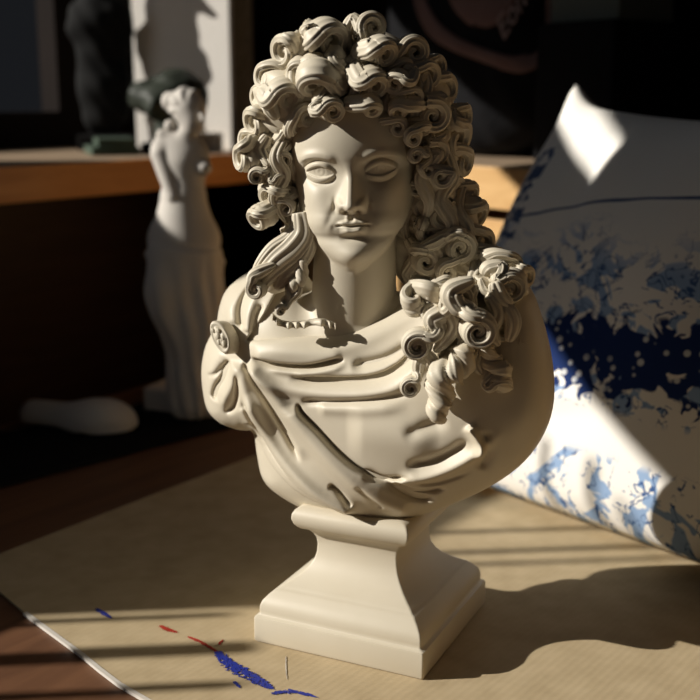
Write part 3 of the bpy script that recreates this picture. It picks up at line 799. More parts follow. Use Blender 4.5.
tag(poly_box('wall_right', [WC, WC+d2*3.6, WC+d2*3.6+n2_*.1, WC+n2_*.1], -.76, 2.4, BLK), kind='structure')
tag(poly_box('floor', [(-4,-1.5),(4,-1.5),(4,5),(-4,5)], -.80, -.76, FLR), kind='structure')

# counters
WDDK = wood('shade_dark_wood', (.035,.014,.009), (.05,.022,.013), -AE1)  # near-black tone stands in for the dark space under the left counter
cl = empty('wooden_counter', (Cn.x-.9*d1.x, Cn.y-.9*d1.y, -.76))
tag(cl, 'long orange wood counter along the dark wall behind the white statuette', 'counter')
inner = cut(Cn+n1_*.5, d1, Cn, d1.orthogonal())
poly_box('worktop', [Cn, Cn-d1*2.6, Cn-d1*2.6+n1_*.5, cut(Cn+n1_*.5, d1, Cn, d2)], .372, .42, WDTOP, cl, .002)
poly_box('edge_band', [Cn-n1_*.001, Cn-d1*2.6-n1_*.001, Cn-d1*2.6-n1_*.013, Cn-n1_*.013-d1*.0], .360, .4195, WDOR, cl, .002)
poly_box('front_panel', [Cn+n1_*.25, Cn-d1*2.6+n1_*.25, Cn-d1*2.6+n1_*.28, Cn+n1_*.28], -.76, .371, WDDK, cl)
cr = empty('wooden_counter', (Cn.x+.9*d2.x, Cn.y+.9*d2.y, -.76))
tag(cr, 'pale sunlit wood counter behind the blue and white bag', 'counter')
poly_box('worktop', [Cn+d2*.001, Cn+d2*2.4, Cn+d2*2.4+n2_*.4, WC-d1*.03+d2*.03, cut(Cn+n1_*.5, d1, Cn, d2)+d2*.002], .372, .42, WDTOP, cr, .002)
poly_box('edge_band', [Cn+d2*.016-n2_*.001, Cn+d2*2.4-n2_*.001, Cn+d2*2.4-n2_*.013, Cn+d2*.016-n2_*.013], .352, .4195, WDRT, cr, .002)
poly_box('front_panel', [Cn+d2*.02+n2_*.02, Cn+d2*2.4+n2_*.02, Cn+d2*2.4+n2_*.05, Cn+d2*.02+n2_*.05], -.76, .330, WDRT, cr, .002)
poly_box('plinth', [Cn+d2*.02+n2_*.08, Cn+d2*2.4+n2_*.08, Cn+d2*2.4+n2_*.38, Cn+d2*.02+n2_*.38], -.76, .371, WDBR, cr)

# table
tb = empty('wooden_table', (0,1.1,-.76)); tag(tb, 'red-brown wooden table under the cardboard sheet', 'table')
fl = lambda t, o=.03: Cn - n1_*o - d1*t
fr_ = lambda t, o=.03: Cn - n2_*o + d2*t
tp = [cut(Cn-n1_*.03, d1, Cn-n2_*.03, d2), fr_(1.75), fr_(1.75)-n2_*1.5, fl(2.1)-n1_*.2, fl(2.1)]
poly_box('tabletop', tp, -.035, 0, WDBR, tb, .003)
for c in (fl(.3, .3), fl(1.9, .15), fr_(1.6, .2), fr_(1.6, 1.3)):
    poly_box('leg', [c+Vector((a, b)) for a, b in ((-.03,-.03),(.03,-.03),(.03,.03),(-.03,.03))], -.76, -.035, WDBR, tb)

# cardboard sheet
CB = mat('beige_cardboard', (.42,.33,.225), .75, .2); nt = CB.node_tree; N = nt.nodes; L = nt.links; b = N['Principled BSDF']
tc = N.new('ShaderNodeTexCoord'); mp = N.new('ShaderNodeMapping'); mp.inputs['Rotation'].default_value = (0,0,R_(38)); L.new(tc.outputs['Object'], mp.inputs[0])
wv = N.new('ShaderNodeTexWave'); wv.inputs['Scale'].default_value = 42; wv.inputs['Distortion'].default_value = .8; L.new(mp.outputs[0], wv.inputs['Vector'])
n = N.new('ShaderNodeTexNoise'); n.inputs['Scale'].default_value = 30; n.inputs['Detail'].default_value = 8; L.new(tc.outputs['Object'], n.inputs['Vector'])
ad = N.new('ShaderNodeMath'); ad.operation = 'MULTIPLY_ADD'; ad.inputs[1].default_value = .05; L.new(wv.outputs['Fac'], ad.inputs[0]); L.new(n.outputs['Fac'], ad.inputs[2])
cr_ = N.new('ShaderNodeValToRGB'); cr_.color_ramp.elements[0].position = .3; cr_.color_ramp.elements[0].color = (.43,.335,.20,1); cr_.color_ramp.elements[1].position = .8; cr_.color_ramp.elements[1].color = (.54,.43,.27,1)
L.new(ad.outputs[0], cr_.inputs[0]); L.new(cr_.outputs[0], b.inputs['Base Color'])
bp = N.new('ShaderNodeBump'); bp.inputs['Strength'].default_value = .12; bp.inputs['Distance'].default_value = .0006; L.new(wv.outputs['Fac'], bp.inputs['Height']); L.new(bp.outputs[0], b.inputs['Normal'])
WHT = mat('white_paper_edge', (.62,.58,.52), .8, .2)
BP = [(-.439,1.192),(-.34,1.072),(-.258,.981),(-.2357,.954),(-.212,.927),(-.175,.893),(-.10,.84),(.02,.77),(.3,.62),(.70,.55),(1.05,.60),(.60,1.26),(.08,1.93),(-.02,1.769),(-.163,1.572),(-.323,1.352)]
cb = poly_box('cardboard_sheet', [Vector(p) for p in BP], .0006, ZB-.0001, CB)
tag(cb, 'large beige cardboard sheet streaked with paint, lying under the bust', 'cardboard')
cen = Vector((.2,1.2)); 
edge = [Vector(p) for p in BP[1:9]]
eb = bmesh.new(); prev = None
outer = []
for i, p in enumerate(edge):
    t = (edge[min(i+1, len(edge)-1)]-edge[max(i-1, 0)]).normalized(); nn = Vector((t.y, -t.x))
    if (p-cen).dot(nn) < 0: nn = -nn
    outer.append((p-nn*.0022, p+nn*.0022))
ptsE = [a for a, _ in outer]+[b_ for _, b_ in outer][::-1]
bmobj('white_edge', prism(ptsE, .0004, ZB+.0006), WHT, cb)['label'] = 'white torn edge'

# paint smears: thin ragged paint films
def smear(name, pts, w, m, lab, seed):
    r = random.Random(seed); P = [G(u, v, ZB) for u, v in pts]; P = [Vector(p) for p in smooth_poly([tuple(p) for p in P], False, 22)]
    bm = bmesh.new(); n = len(P); NL = 11; grid_ = []
    for i, p in enumerate(P):
        t = (P[min(i+1, n-1)]-P[max(i-1, 0)]).normalized(); nn = Vector((-t.y, t.x, 0)); k = i/(n-1)
        wi = w*(math.sin(PI*min(1, .06+k))**.5)*(.75+.5*r.random())
        grid_.append([bm.verts.new(p+nn*wi*((j/(NL-1))*2-1)+t*r.uniform(-.001,.001)+Vector((0,0,.0004+.0002*r.random()))) for j in range(NL)])
    for i in range(n-1):
        for j in range(NL-1):
            k = i/(n-1); e = abs(j/(NL-1)*2-1)
            if r.random() < .10+.5*e**3+.25*k*(j < NL*.35): continue
            bm.faces.new((grid_[i][j], grid_[i][j+1], grid_[i+1][j+1], grid_[i+1][j]))
    o = bmobj(name, bm, m, cb); so_ = o.modifiers.new('thick', 'SOLIDIFY'); so_.thickness = .0002
    o['label'] = lab
BLU = mat('blue_paint', (.02,.035,.30), .5, .4); RED = mat('red_paint', (.42,.035,.02), .5, .4)
smear('paint_smear', [(217,652),(228,664),(244,674),(262,684),(275,690)], .0075, BLU, 'ragged blue paint smear', 1)
smear('paint_smear', [(272,694),(292,692),(318,698)], .0035, BLU, 'thin blue paint streak at the bottom edge', 2)
smear('paint_smear', [(96,609),(104,614),(112,619)], .003, BLU, 'small blue paint stroke at the far left', 3)
smear('paint_smear', [(234,682),(240,688)], .002, BLU, 'tiny blue paint dab', 4)
smear('paint_smear', [(160,626),(168,630),(178,633)], .0030, RED, 'red paint stroke', 5)
smear('paint_smear', [(188,637),(200,642),(212,649),(219,653)], .0020, RED, 'long thin red paint stroke', 6)
smear('paint_smear', [(219,645),(223,640)], .0016, RED, 'small red paint dab', 7)
smear('paint_smear', [(286,657),(286,668),(287,680)], .0006, WHT, 'faint white scratch', 8)

# black mat
MT = mat('black_cloth', (.010,.010,.011), .95, .05, None, (300, .4, .001))
mA = G(100,462); mB = G(230,428); dm_ = (mB-mA).normalized(); nmv = Vector((-dm_.y, dm_.x, 0))
a = mA-dm_*.9; c = mB+dm_*.32
mt = poly_box('black_mat', [V2(a), V2(c), V2(c+nmv*.20), V2(a+nmv*.27)], .0005, .005, MT, None, .001)
tag(mt, 'black cloth mat on the table under the white statuette', 'mat')
poly_box('rolled_hem', [V2(a-nmv*.006), V2(c-nmv*.006), V2(c+nmv*.008), V2(a+nmv*.008)], .001, .009, MT, mt, .003)

# ------------------------------------------------------------------ armless statuette
def sdfobj(name, fn, lo, hi, h, m, parent=None):
    P, o = grid(lo, hi, h); Fd = fn(P).astype(np.float32)
    V_, Q_ = nets(Fd, o, h); return npmesh(name, V_/1000, Q_, m, parent)
YV = 1.80
def PV(u, v, dy=0): return np.array(W(u, v, YV+dy))*1000
ven = empty('statuette', tuple(G(186,410,.005))); tag(ven, 'white plaster statuette of an armless draped woman on a block base', 'sculpture')
def venus(P):
    K = 1.6
    F_ = cone(P, PV(184,165), PV(186,205), 22*K*.85, 18*K)                      # chest
    sq = lambda c, r: ell(P, c, r)
    F_ = smin(F_, sq(PV(182,158), (29*K*.96, 24, 26*K)), 14)
    F_ = smin(F_, sq(PV(184,240), (37*K, 44, 30*K)), 22)                         # hips
    F_ = smin(F_, cone(P, PV(183,200), PV(184,238), 23*K, 33*K), 12)
    F_ = smin(F_, sq(PV(204,168,-.016), (8*K, 14, 7*K)), 7)                      # breasts
    F_ = smin(F_, cone(P, PV(186,140), PV(190,116), 9.5*K, 8.5*K), 8)            # neck
    F_ = smin(F_, sq(PV(161,150), (10*K, 17, 12*K)), 8)                          # shoulder
    F_ = smin(F_, cone(P, PV(160,155,-.01), PV(173,196,-.028), 9.5*K, 7*K), 4)   # arm stump
    F_ = smin(F_, cone(P, PV(176,140), PV(162,135), 7*K, 6*K), 5)
    hd = smin(sq(PV(189,109), (17*K, 29, 18*K)), sq(PV(193,120,-.012), (11.5*K, 18, 14*K)), 7)
    hd = smin(hd, cone(P, PV(201,114,-.030), PV(203,120,-.034), 3, 4), 3)
    z = P[2]; x = P[0]
    F_ = smin(F_, hd, 4)
    return F_
vb = sdfobj('figure', venus, (-420,1700,100), (-190,1900,600), 2.2, PLW, ven)
def vhair(P):
    K = 1.6
    h_ = ell(P, PV(186,105,.004), (18*K, 30, 17.5*K))
    h_ = smax(h_, -ell(P, PV(202,122,-.03), (12*K, 30, 14*K)), 3)
    a = np.arctan2(P[2]-PV(189,108)[2], P[0]-PV(189,108)[0])
    h_ = h_ + 1.3*np.sin(9*a+.06*(P[1]-1790))
    h_ = smin(h_, ell(P, PV(170,101,.004), (8.5*K, 15, 9.5*K)), 3)
    h_ = smin(h_, ell(P, PV(170,126,.0), (6*K, 10, 6.5*K)), 3)
    return h_
sdfobj('hair', vhair, (-330,1740,440), (-190,1860,580), 1.8, PLW, ven)
def vdrape(P):
    K = 1.6
    d_ = cone(P, PV(185,252), PV(196,330), 38*K, 31*K)
    d_ = smin(d_, cone(P, PV(196,325), PV(192,398), 31*K, 26*K), 20)
    d_ = smin(d_, ell(P, PV(168,290,-.025), (22*K, 40, 44*K)), 16)              # forward knee
    zt = PV(180,238)[2]
    top = (P[2]-zt-.18*(P[0]-PV(150,0)[0])*-1)                                   # slanting waist
    d_ = smax(d_, top, 8)
    roll = cone(P, PV(148,254,-.02), PV(200,244,-.034), 6, 6)
    d_ = smin(d_, roll, 5); d_ = smin(d_, cone(P, PV(200,244,-.034), PV(222,262,.0), 7, 6), 8)
    x = (P[0]-PV(185,0)[0]); z = P[2]
    ang = np.arctan2(P[1]-1800, x)
    fz = np.clip((zt-15-z)/70, 0, 1)
    return d_ + fz*(2.2*np.sin(11*ang + .022*z*(1+.004*x)) + 1.5*np.sin(.08*z+.05*x)*np.sin(5*ang))
sdfobj('drapery', vdrape, (-420,1690,8), (-150,1920,350), 2.4, PLW, ven)
vc = G(186,410,.005)
bmobj('block_base', boxbm(Vector((vc.x+.012, vc.y+.03, .0252)), .135, .12, .039, Matrix.Rotation(AE1-PI/2+.25, 3, 'Z')), PLW, ven, bevel=.004)

# rounded cast by the mat's left
pcst = np.array(W(108,423,1.73))*1000
def cast(P):
    c_ = ell(P, pcst+np.array([-10,0,0]), (58,48,40)); c_ = smin(c_, cone(P, pcst+np.array([-30,8,-2]), pcst+np.array([-130,40,4]), 30, 24), 22)
    c_ = smax(c_, -(P[2]-8), 4)
    x = P[0]-pcst[0]; z = P[2]-pcst[2]
    s_ = z+.010*(x-10)**2*.5
    return c_ + 2.6*np.exp(-((s_+12)/3.0)**2)*(P[1] < pcst[1]) + 1.6*np.exp(-((s_-4)/3.0)**2)*(P[1] < pcst[1])
co = sdfobj('plaster_cast', cast, (pcst[0]-175,pcst[1]-60,0), (pcst[0]+70,pcst[1]+90,80), 2.2, PLW)
tag(co, 'rounded white plaster cast with carved folds on the black mat at far left', 'plaster cast')

# ------------------------------------------------------------------ things on the left counter
ZT = .42
DG = mat('dark_bronze', (.022,.026,.020), .55, .3, (12, (.035,.045,.03), .7))
DK = mat('black_glaze', (.008,.008,.008), .8, .15)
CV = mat('canvas_white', (.88,.84,.78), .8, .2, (120, (.82,.78,.71), .5)); LN = mat('raw_linen', (.36,.30,.22), .9, .1, (90, (.24,.20,.15), 1), (200, .6, .002))
GRN = mat('green_cloth_cover', (.05,.075,.055), .7, .2, (20, (.08,.11,.08), .6)); 
def slab(name, u0, u1, Y0, slope, z0, z1, t, m, parent=None, bevel=.002):
    """upright or lying slab whose front bottom edge runs between pixel columns u0,u1; slope=dY/dX"""
    a = W(u0, 145, Y0); b_ = a.copy(); 
    # find b on line with given slope at column u1
    k1 = (u1-350)/1128.0; X = (k1*(Y0-slope*a.x))/(1-k1*slope); Yq = Y0+slope*(X-a.x)
    p0 = Vector((a.x, Y0)); p1 = Vector((X, Yq)); dr = (p1-p0).normalized(); nn = Vector((-dr.y, dr.x))
    if nn.y < 0: nn = -nn
    return bmobj(name, prism([p0, p1, p1+nn*t, p0+nn*t], z0, z1), m, parent, bevel=bevel)
cv = slab('stretched_canvas', 137, 232, 2.50, -.35, ZT, 1.02, .018, CV)
tag(cv, 'white canvas standing on the left counter behind the dark bust', 'canvas')
ln = slab('linen_board', 160, 251, 2.56, -.40, ZT, 1.05, .02, LN)
tag(ln, 'rough linen covered board showing behind the white canvas', 'board')
b1 = slab('green_book', 92, 140, 2.18, .35, ZT, ZT+.016, .15, GRN); tag(b1, 'dark green book lying on the left counter, lower of two', 'book', 'green books on the counter')
b2 = slab('green_book', 98, 136, 2.19, .30, ZT+.0162, ZT+.032, .13, GRN); tag(b2, 'dark green book on top of the lower green book', 'book', 'green books on the counter')
wb = slab('plaster_block', 199, 218, 2.36, -.1, ZT, ZT+.038, .05, CV); tag(wb, 'small pale block on the counter beside the statuette head', 'block')
# dark head
hc = np.array(W(178,98,2.34))*1000
def dhead(P):
    d_ = ell(P, hc, (62,66,60)); d_ = smin(d_, ell(P, hc+[-62,-10,4], (38,44,34)), 12)
    d_ = smin(d_, ell(P, hc+[-34,-48,-10], (30,26,36)), 10)
    d_ = smin(d_, cone(P, hc+[-36,-70,-6], hc+[-40,-80,-18], 6, 8), 6)
    d_ = smin(d_, cone(P, hc+[-10,0,-40], hc+[-10,0,-120], 38, 46), 12)
    d_ = smax(d_, -(P[2]-ZT*1000-18), 3)
    return d_ + 2.2*np.sin(.12*P[0]+.02*P[1])*np.sin(.13*P[2])*np.sin(.11*P[1])
dhd = empty('dark_bust', (hc[0]/1000-.01, hc[1]/1000, ZT)); tag(dhd, 'dark green bronze head on the left counter behind the statuette', 'sculpture')
sdfobj('head', dhead, (hc[0]-120,hc[1]-110,ZT*1000-2), (hc[0]+85,hc[1]+90,hc[2]+80), 3, DG, dhd)
bmobj('base', boxbm(Vector((hc[0]/1000-.01, hc[1]/1000, ZT+.0105)), .12, .12, .021), DK, dhd, bevel=.003)
# tall dark figure, mostly above the frame, flattened to shade the middle of the canvas
tc_ = np.array(W(102,60,2.455))*1000
def tall(P):
    a, b_ = tc_[0], tc_[1]
    d_ = ell(P, [a, b_, 560], (58,30,120)); d_ = smin(d_, ell(P, [a, b_, 690], (72,36,60)), 24)
    d_ = smin(d_, cone(P, [a, b_, 730], [a+4, b_, 790], 26, 24), 12)
    d_ = smin(d_, ell(P, [a+4, b_, 830], (44,30,58)), 10)
    d_ = smin(d_, cone(P, [a+6, b_-26, 832], [a+8, b_-36, 818], 7, 8), 6)
    d_ = smin(d_, ell(P, [a-8, b_+6, 850], (48,32,48)), 8)
    return d_ + 2.0*np.sin(.09*P[2]+.05*P[0])*np.sin(.08*P[0])
td = empty('dark_bust', (tc_[0]/1000, tc_[1]/1000, ZT)); tag(td, 'tall black bust standing behind the green books at far left', 'sculpture')
sdfobj('figure', tall, (tc_[0]-120,tc_[1]-90,445), (tc_[0]+120,tc_[1]+90,950), 3.5, DK, td)
bmobj('base', boxbm(Vector((tc_[0]/1000, tc_[1]/1000, ZT+.0165)), .11, .07, .033), DK, td, bevel=.003)

# ------------------------------------------------------------------ black bag on the right counter
BK = mat('black_nylon', (.007,.007,.008), .8, .1, None, (60, .5, .004)); PK = mat('dusty_pink_band', (.17,.10,.09), .75, .15, (20, (.20,.13,.12), .6)); LT = mat('pink_grey_lettering', (.30,.22,.21), .7, .2)
YBg = 2.20
bag = empty('sports_bag', tuple(W(478,147,YBg))); tag(bag, 'black sports bag with dusty pink curved bands and lettering on the right counter', 'bag')
bcn = Vector((Cn.x+n2_.x*.24+d2.x*.37, Cn.y+n2_.y*.24+d2.y*.37, .62)); BX = Vector((d2.x, d2.y, 0)); BN = Vector((n2_.x, n2_.y, 0))
V_ = []; Q_ = []; nu, nv = 72, 40
def sgp(a, e): return math.copysign(abs(a)**e, a)
def bagpt(a, b_):   # a around, b from -pi/2..pi/2 ; superellipsoid
    x = .22*sgp(math.cos(b_), .6)*sgp(math.cos(a), .6); y = .095*sgp(math.cos(b_), .8)*sgp(math.sin(a), .9); z = .205*sgp(math.sin(b_), .55)
    w_ = .004*math.sin(9*x*10+4*z*10)
    p = bcn+BX*x+BN*(y+w_); p.z = ZT+.206+z; return p
for i in range(nv):
    for j in range(nu): V_.append(tuple(bagpt(2*PI*j/nu, -PI/2*.999+PI*.999*i/(nv-1))))
for i in range(nv-1):
    for j in range(nu): Q_.append((i*nu+j, i*nu+(j+1) % nu, (i+1)*nu+(j+1) % nu, (i+1)*nu+j))
npmesh('bag_body', V_, Q_, BK, bag)
def bag_front(u, v):
    """bag surface at that spot, by bisection on depth"""
    for Y in np.arange(1.7, 2.6, .002):
        p = W(u, v, Y); dd_ = p-bcn; dx = dd_.dot(BX); dy = dd_.dot(BN); dz = p.z-ZT-.206
        if abs(dx/.22)**3.3+abs(dy/.095)**2.4+abs(dz/.205)**3.6 < 1: return Y-.003
    return 2.30
def band(name, pts, w, m):
    C = [W(u, v, bag_front(u, v)) for u, v in pts]; C = [Vector(c) for c in smooth_poly([tuple(c) for c in C], False, 6)]
    n = len(C); Bv = []; Vv = []; 
    for i in range(n):
        T = (C[min(i+1, n-1)]-C[max(i-1, 0)]).normalized(); Bv.append(T.cross(BN).normalized())
    ww = np.interp(np.linspace(0,1,n), np.linspace(0,1,len(w)), w)
    V1, Q1 = sweep(C, Bv, list(ww), [.004]*n, nseg=12, gro=1, gd=0)
    npmesh(name, [tuple(p) for p in V1], Q1, m, bag)
band('curved_band', [(418,-30),(420,0),(432,26),(452,42),(480,54),(512,64),(532,60),(545,44),(549,20),(546,-30)], [.016,.018,.018,.014,.012,.014,.018,.012,.007,.006], PK)
band('inner_band', [(452,-30),(462,-4),(480,8),(500,2),(512,-30)], [.03,.03,.036,.03,.03], PK)
cu = bpy.data.curves.new('lettering', 'FONT'); cu.body = 'Eone'; cu.size = .055; cu.extrude = .001; cu.shear = .35
dg = None
to = bpy.data.objects.new('lettering_tmp', cu); COL.objects.link(to); bpy.context.view_layer.update()
me = bpy.data.meshes.new_from_object(to.evaluated_get(bpy.context.evaluated_depsgraph_get())); bpy.data.objects.remove(to)
p = W(507,42,bag_front(507,42)); 
me.transform(Matrix.Translation(p-BN*.010) @ Matrix.Rotation(math.atan2(d2.y, d2.x), 4, 'Z') @ Matrix.Rotation(R_(-48), 4, 'Y') @ Matrix.Rotation(R_(90), 4, 'X'))
link('lettering', me, LT, bag, smooth=False)
# pale card leaning on the wall at top right
kc = Cn+d2*.695+n2_*.25; kt = W(583,24,2.0).z; kr = Matrix.Rotation(math.atan2(d2.y, d2.x), 3, 'Z')
gb = bmobj('grey_box', boxbm(Vector((kc.x, kc.y, kt+.08)), .15, .14, .16, kr), mat('grey_green_board', (.12,.13,.11), .8, .2), None, bevel=.003)
tag(gb, 'dull grey-green box on top of the black case at top right', 'box')
bx = bmobj('black_case', boxbm(Vector((kc.x, kc.y, (ZT+kt)/2)), .17, .18, kt-ZT-.001, kr), BK, None, bevel=.004)
tag(bx, 'black case on the right counter beside the sports bag', 'case')

# ------------------------------------------------------------------ blue and white cloth bag
TM = bpy.data.materials.new('printed_cotton'); TM.use_nodes = True; nt = TM.node_tree; N = nt.nodes; L = nt.links; b = N['Principled BSDF']
b.inputs['Roughness'].default_value = .85; b.inputs['Specular IOR Level'].default_value = .15
uv = N.new('ShaderNodeUVMap'); sp = N.new('ShaderNodeSeparateXYZ'); L.new(uv.outputs[0], sp.inputs[0])
def mth(op, a, b_=None, c=None, clamp=False):
    m = N.new('ShaderNodeMath'); m.operation = op; m.use_clamp = clamp
    for i, q in enumerate((a, b_, c)):
        if q is None: continue
        if isinstance(q, (int, float)): m.inputs[i].default_value = q
        else: L.new(q, m.inputs[i])
    return m.outputs[0]
def noise(sc, det=2, dist=0, w=0):
    n = N.new('ShaderNodeTexNoise'); n.inputs['Scale'].default_value = sc; n.inputs['Detail'].default_value = det; n.inputs['Distortion'].default_value = dist
    mp = N.new('ShaderNodeMapping'); mp.inputs['Location'].default_value = (w, w*1.7, 0); L.new(uv.outputs[0], mp.inputs[0]); L.new(mp.outputs[0], n.inputs['Vector']); return n.outputs['Fac']
def ramp(x, lo, hi): 
    r = N.new('ShaderNodeMapRange'); r.interpolation_type = 'SMOOTHSTEP'; r.inputs[1].default_value = lo; r.inputs[2].default_value = hi; L.new(x, r.inputs[0]); return r.outputs[0]
def mixc(f, a, b_):
    x = N.new('ShaderNodeMix'); x.data_type = 'RGBA'; L.new(f, x.inputs[0])
    for i, q in ((6, a), (7, b_)):
        if isinstance(q, tuple): x.inputs[i].default_value = (*q, 1)
        else: L.new(q, x.inputs[i])
    return x.outputs[2]
U, Vv_ = sp.outputs[0], sp.outputs[1]
n1 = noise(9, 2, 2.2); n2 = noise(17, 2, 1.5, 3.1); n3 = noise(4, 1, .5, 7.7)
low = ramp(mth('ADD', Vv_, mth('MULTIPLY', n3, .25)), .80, .68)     # pattern covers the lower two thirds
blot = mth('MULTIPLY', ramp(n1, .53, .56), low)
line = mth('MULTIPLY', mth('SUBTRACT', 1, ramp(mth('ABSOLUTE', mth('SUBTRACT', n2, .5)), .012, .026)), mth('MULTIPLY', low, ramp(n1, .44, .47)))
c1 = mixc(blot, (.86,.83,.77), (.28,.40,.60)); c2 = mixc(line, c1, (.05,.11,.27))
vo = N.new('ShaderNodeTexVoronoi'); vo.inputs['Scale'].default_value = 34; L.new(uv.outputs[0], vo.inputs['Vector'])
dots = ramp(vo.outputs['Distance'], .30, .22)
nav = mth('ADD', mth('MULTIPLY', n1, .35), mth('MULTIPLY', n3, .1))
# navy blotch, an uneven band across the middle
bandm = mth('SUBTRACT', 1, mth('ABSOLUTE', mth('DIVIDE', mth('SUBTRACT', mth('ADD', Vv_, mth('MULTIPLY', U, -.10)), .32), .15)))
navm = mth('MULTIPLY', ramp(mth('ADD', mth('MULTIPLY', bandm, .55), mth('MULTIPLY', n2, .9)), .72, .76), 1)
navc = mixc(mth('MULTIPLY', dots, ramp(n3, .40, .5)), (.012,.03,.12), (.62,.63,.64))
c3 = mixc(navm, c2, navc)
# white gap under the navy
gap = mth('SUBTRACT', 1, ramp(mth('ABSOLUTE', mth('SUBTRACT', Vv_, .20)), .035, .06))
c3 = mixc(gap, c3, (.86,.83,.77))
# single thin wavering blue line near the top
wl = mth('ABSOLUTE', mth('SUBTRACT', mth('SUBTRACT', Vv_, mth('MULTIPLY', n3, .10)), mth('ADD', .60, mth('MULTIPLY', U, .18))))
c4 = mixc(ramp(wl, .006, .0025), c3, (.09,.13,.24))
# narrow strip of small marks along the left hem
st = mth('MULTIPLY', mth('MULTIPLY', ramp(U, .10, .095), ramp(U, .035, .04)), mth('MULTIPLY', ramp(Vv_, .60, .605), ramp(Vv_, .86, .855)))
mk = mth('MULTIPLY', st, ramp(noise(36, 1, .6, 5.5), .50, .54))
c5 = mixc(mk, c4, (.07,.11,.22))
L.new(c5, b.inputs['Base Color'])
bl_ = G(452,474,.012); BL = Vector((bl_.x, bl_.y, .012)); TL = W(574,103,1.60); ew = Vector((.64,-.768,0)).normalized(); Wd = .56
eu = (TL-BL); 
nrm = ew.cross(eu).normalized()
if nrm.y > 0: nrm = -nrm
nU, nV = 90, 90
V_ = []; Q_ = []; UVs = []
def wr(a, c_):
    # wrinkles radiating from the corners
    d_ = .010*math.exp(-((a-.16-.15*c_)/.05)**2)*math.exp(-((c_-.80)/.18)**2) - .014*math.exp(-((a-.25-.10*(c_-.8))/.05)**2)*math.exp(-((c_-.74)/.2)**2)
    d_ += .006*math.sin(9*a+7*c_)*math.sin(5*c_-3*a) + .007*math.exp(-((c_-.16-.25*a)/.03)**2)*math.exp(-((a-.3)/.2)**2)
    d_ += .010*math.exp(-((a-.50)/.08)**2)*c_*c_
    return d_
for side in (0, 1):
    for i in range(nV+1):
        for j in range(nU+1):
            a = j/nU; c_ = i/nV
            ea = 1-abs(2*a-1)**2.6; ec = 1-abs(2*c_-1)**2.8
            puff = max(ea*ec, 0)**.42
            pinch = .035*(1-(2*c_-1)**2)**.8*0
            # sides bow out between the pointed corners
            bow = .085*math.sin(PI*min(1,c_**.8))*(1-2*a) 
            bowv = -.030*math.sin(PI*a)*(1 if c_ > .5 else 0)*abs(2*c_-1)**3 
            p = BL + ew*(Wd*a - bow*.55*abs(1-2*a)) + eu*(c_) + Vector((0,0,bowv))
            th_ = (.095 if side == 0 else .03)*puff
            ear = .026*math.exp(-((a-0)/.05)**2-((c_-1)/.05)**2)
            p = p + (nrm if side == 0 else -nrm)*(th_ + (wr(a, c_)*min(1, ea*ec*4) if side == 0 else 0)) + Vector((0,0,ear))
            if p.z < .0045: p.z = .0045
            V_.append(tuple(p)); UVs.append((a, c_))
    off = side*(nU+1)*(nV+1)
    for i in range(nV):
        for j in range(nU):
            q = (off+i*(nU+1)+j, off+i*(nU+1)+j+1, off+(i+1)*(nU+1)+j+1, off+(i+1)*(nU+1)+j)
            Q_.append(q if side == 0 else q[::-1])
tote = npmesh('cloth_bag', V_, Q_, TM)
ul = tote.data.uv_layers.new(name='UVMap'); li = np.empty(len(tote.data.loops), np.int32); tote.data.loops.foreach_get('vertex_index', li)
ul.data.foreach_set('uv', np.array(UVs, np.float32)[li].ravel())
bm = bmesh.new(); bm.from_mesh(tote.data); bmesh.ops.remove_doubles(bm, verts=bm.verts, dist=.0006); bmesh.ops.recalc_face_normals(bm, faces=bm.faces); bm.to_mesh(tote.data); bm.free()
tag(tote, 'plump white cloth bag printed in blue, leaning behind the bust', 'bag')

# ------------------------------------------------------------------ light
EL = R_(26.5); az = Vector((math.cos(R_(5.0)),math.sin(R_(5.0)),0))
sd = az*math.cos(EL)+Vector((0,0,-math.sin(EL)))
sl = bpy.data.lights.new('sun', 'SUN'); sl.energy = 5.5; sl.angle = R_(.55); sl.color = (1,.945,.86)
so_ = bpy.data.objects.new('sun', sl); COL.objects.link(so_); so_.rotation_euler = sd.to_track_quat('-Z', 'Y').to_euler(); so_.location = -sd*4
w = bpy.data.worlds.new('world'); S.world = w; w.use_nodes = True; bg = w.node_tree.nodes['Background']; bg.inputs[0].default_value = (.80,.86,1,1); bg.inputs[1].default_value = .011

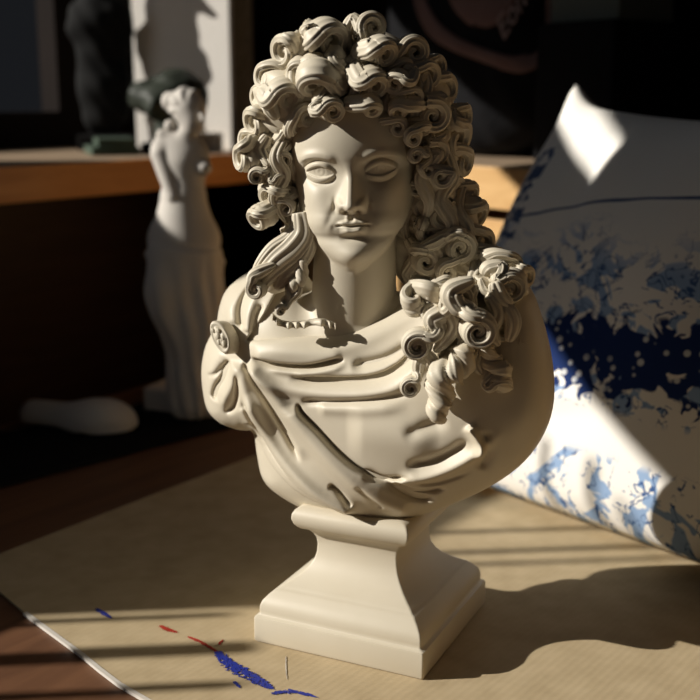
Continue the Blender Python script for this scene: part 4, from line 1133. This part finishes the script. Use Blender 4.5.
al = bpy.data.lights.new('window_side_fill', 'AREA'); al.shape = 'RECTANGLE'; al.size = 1.7; al.size_y = .9; al.energy = 4.6; al.color = (.86,.92,1)  # added soft fill from the window side, lifts the shaded parts
ao = bpy.data.objects.new('window_side_fill', al); COL.objects.link(ao); ao.location = (-1.95,1.05,1.35); ao.rotation_euler = Vector((.93,.1,-.35)).to_track_quat('-Z', 'Z').to_euler()
# unseen rods added on the window side to throw stripes across the table
def hq(h, q): return Vector((az.x*h-az.y*q, az.y*h+az.x*q))
EW = mat('rod_wood', (.25,.15,.08), .6, .3)
RODS = [(1.002,.42,.745,.014),(.932,.42,.740,.008),(1.075,.42,.735,.006),(1.103,.42,.705,.004),(1.178,.92,1.15,.0055),(1.214,.92,1.16,.007),(1.277,.92,1.12,.006)]
LB = ['thick','short','slender','thin','thin','stout','medium']
for (q, z0, z1, r), lb in zip(RODS, LB):
    p = hq(-1.5 if z0 < .6 else .1215-.676*(3.18-q)/.737-.028, q); c = bmesh.new(); bmesh.ops.create_cone(c, cap_ends=True, segments=16, radius1=r, radius2=r*.9, depth=z1-z0-.001)
    bmesh.ops.translate(c, vec=(p.x, p.y, (z0+z1)/2+.0005), verts=c.verts)
    o = bmobj('shadow_rod', c, EW); tag(o, 'unseen rod added to cast a shadow stripe, standing '+('on the left counter' if z0 < .6 else 'on the window sill'), 'rod', 'added shadow rods out of view '+('on the counter' if z0 < .6 else 'on the sill'))

# ------------------------------------------------------------------ camera
cam = bpy.data.cameras.new('camera'); co_ = bpy.data.objects.new('camera', cam); COL.objects.link(co_)
cam.sensor_width = 36; cam.lens = F*36/700; cam.clip_start = .02
co_.location = (0,0,CH); co_.rotation_euler = (PI/2-PIT, 0, 0)
cam.dof.use_dof = True; cam.dof.focus_distance = 1.0; cam.dof.aperture_fstop = 4.5
S.camera = co_
S.view_settings.view_transform = 'Standard'; S.view_settings.look = 'None'; S.view_settings.exposure = 0; S.view_settings.gamma = 1; S.view_settings.use_curve_mapping = False
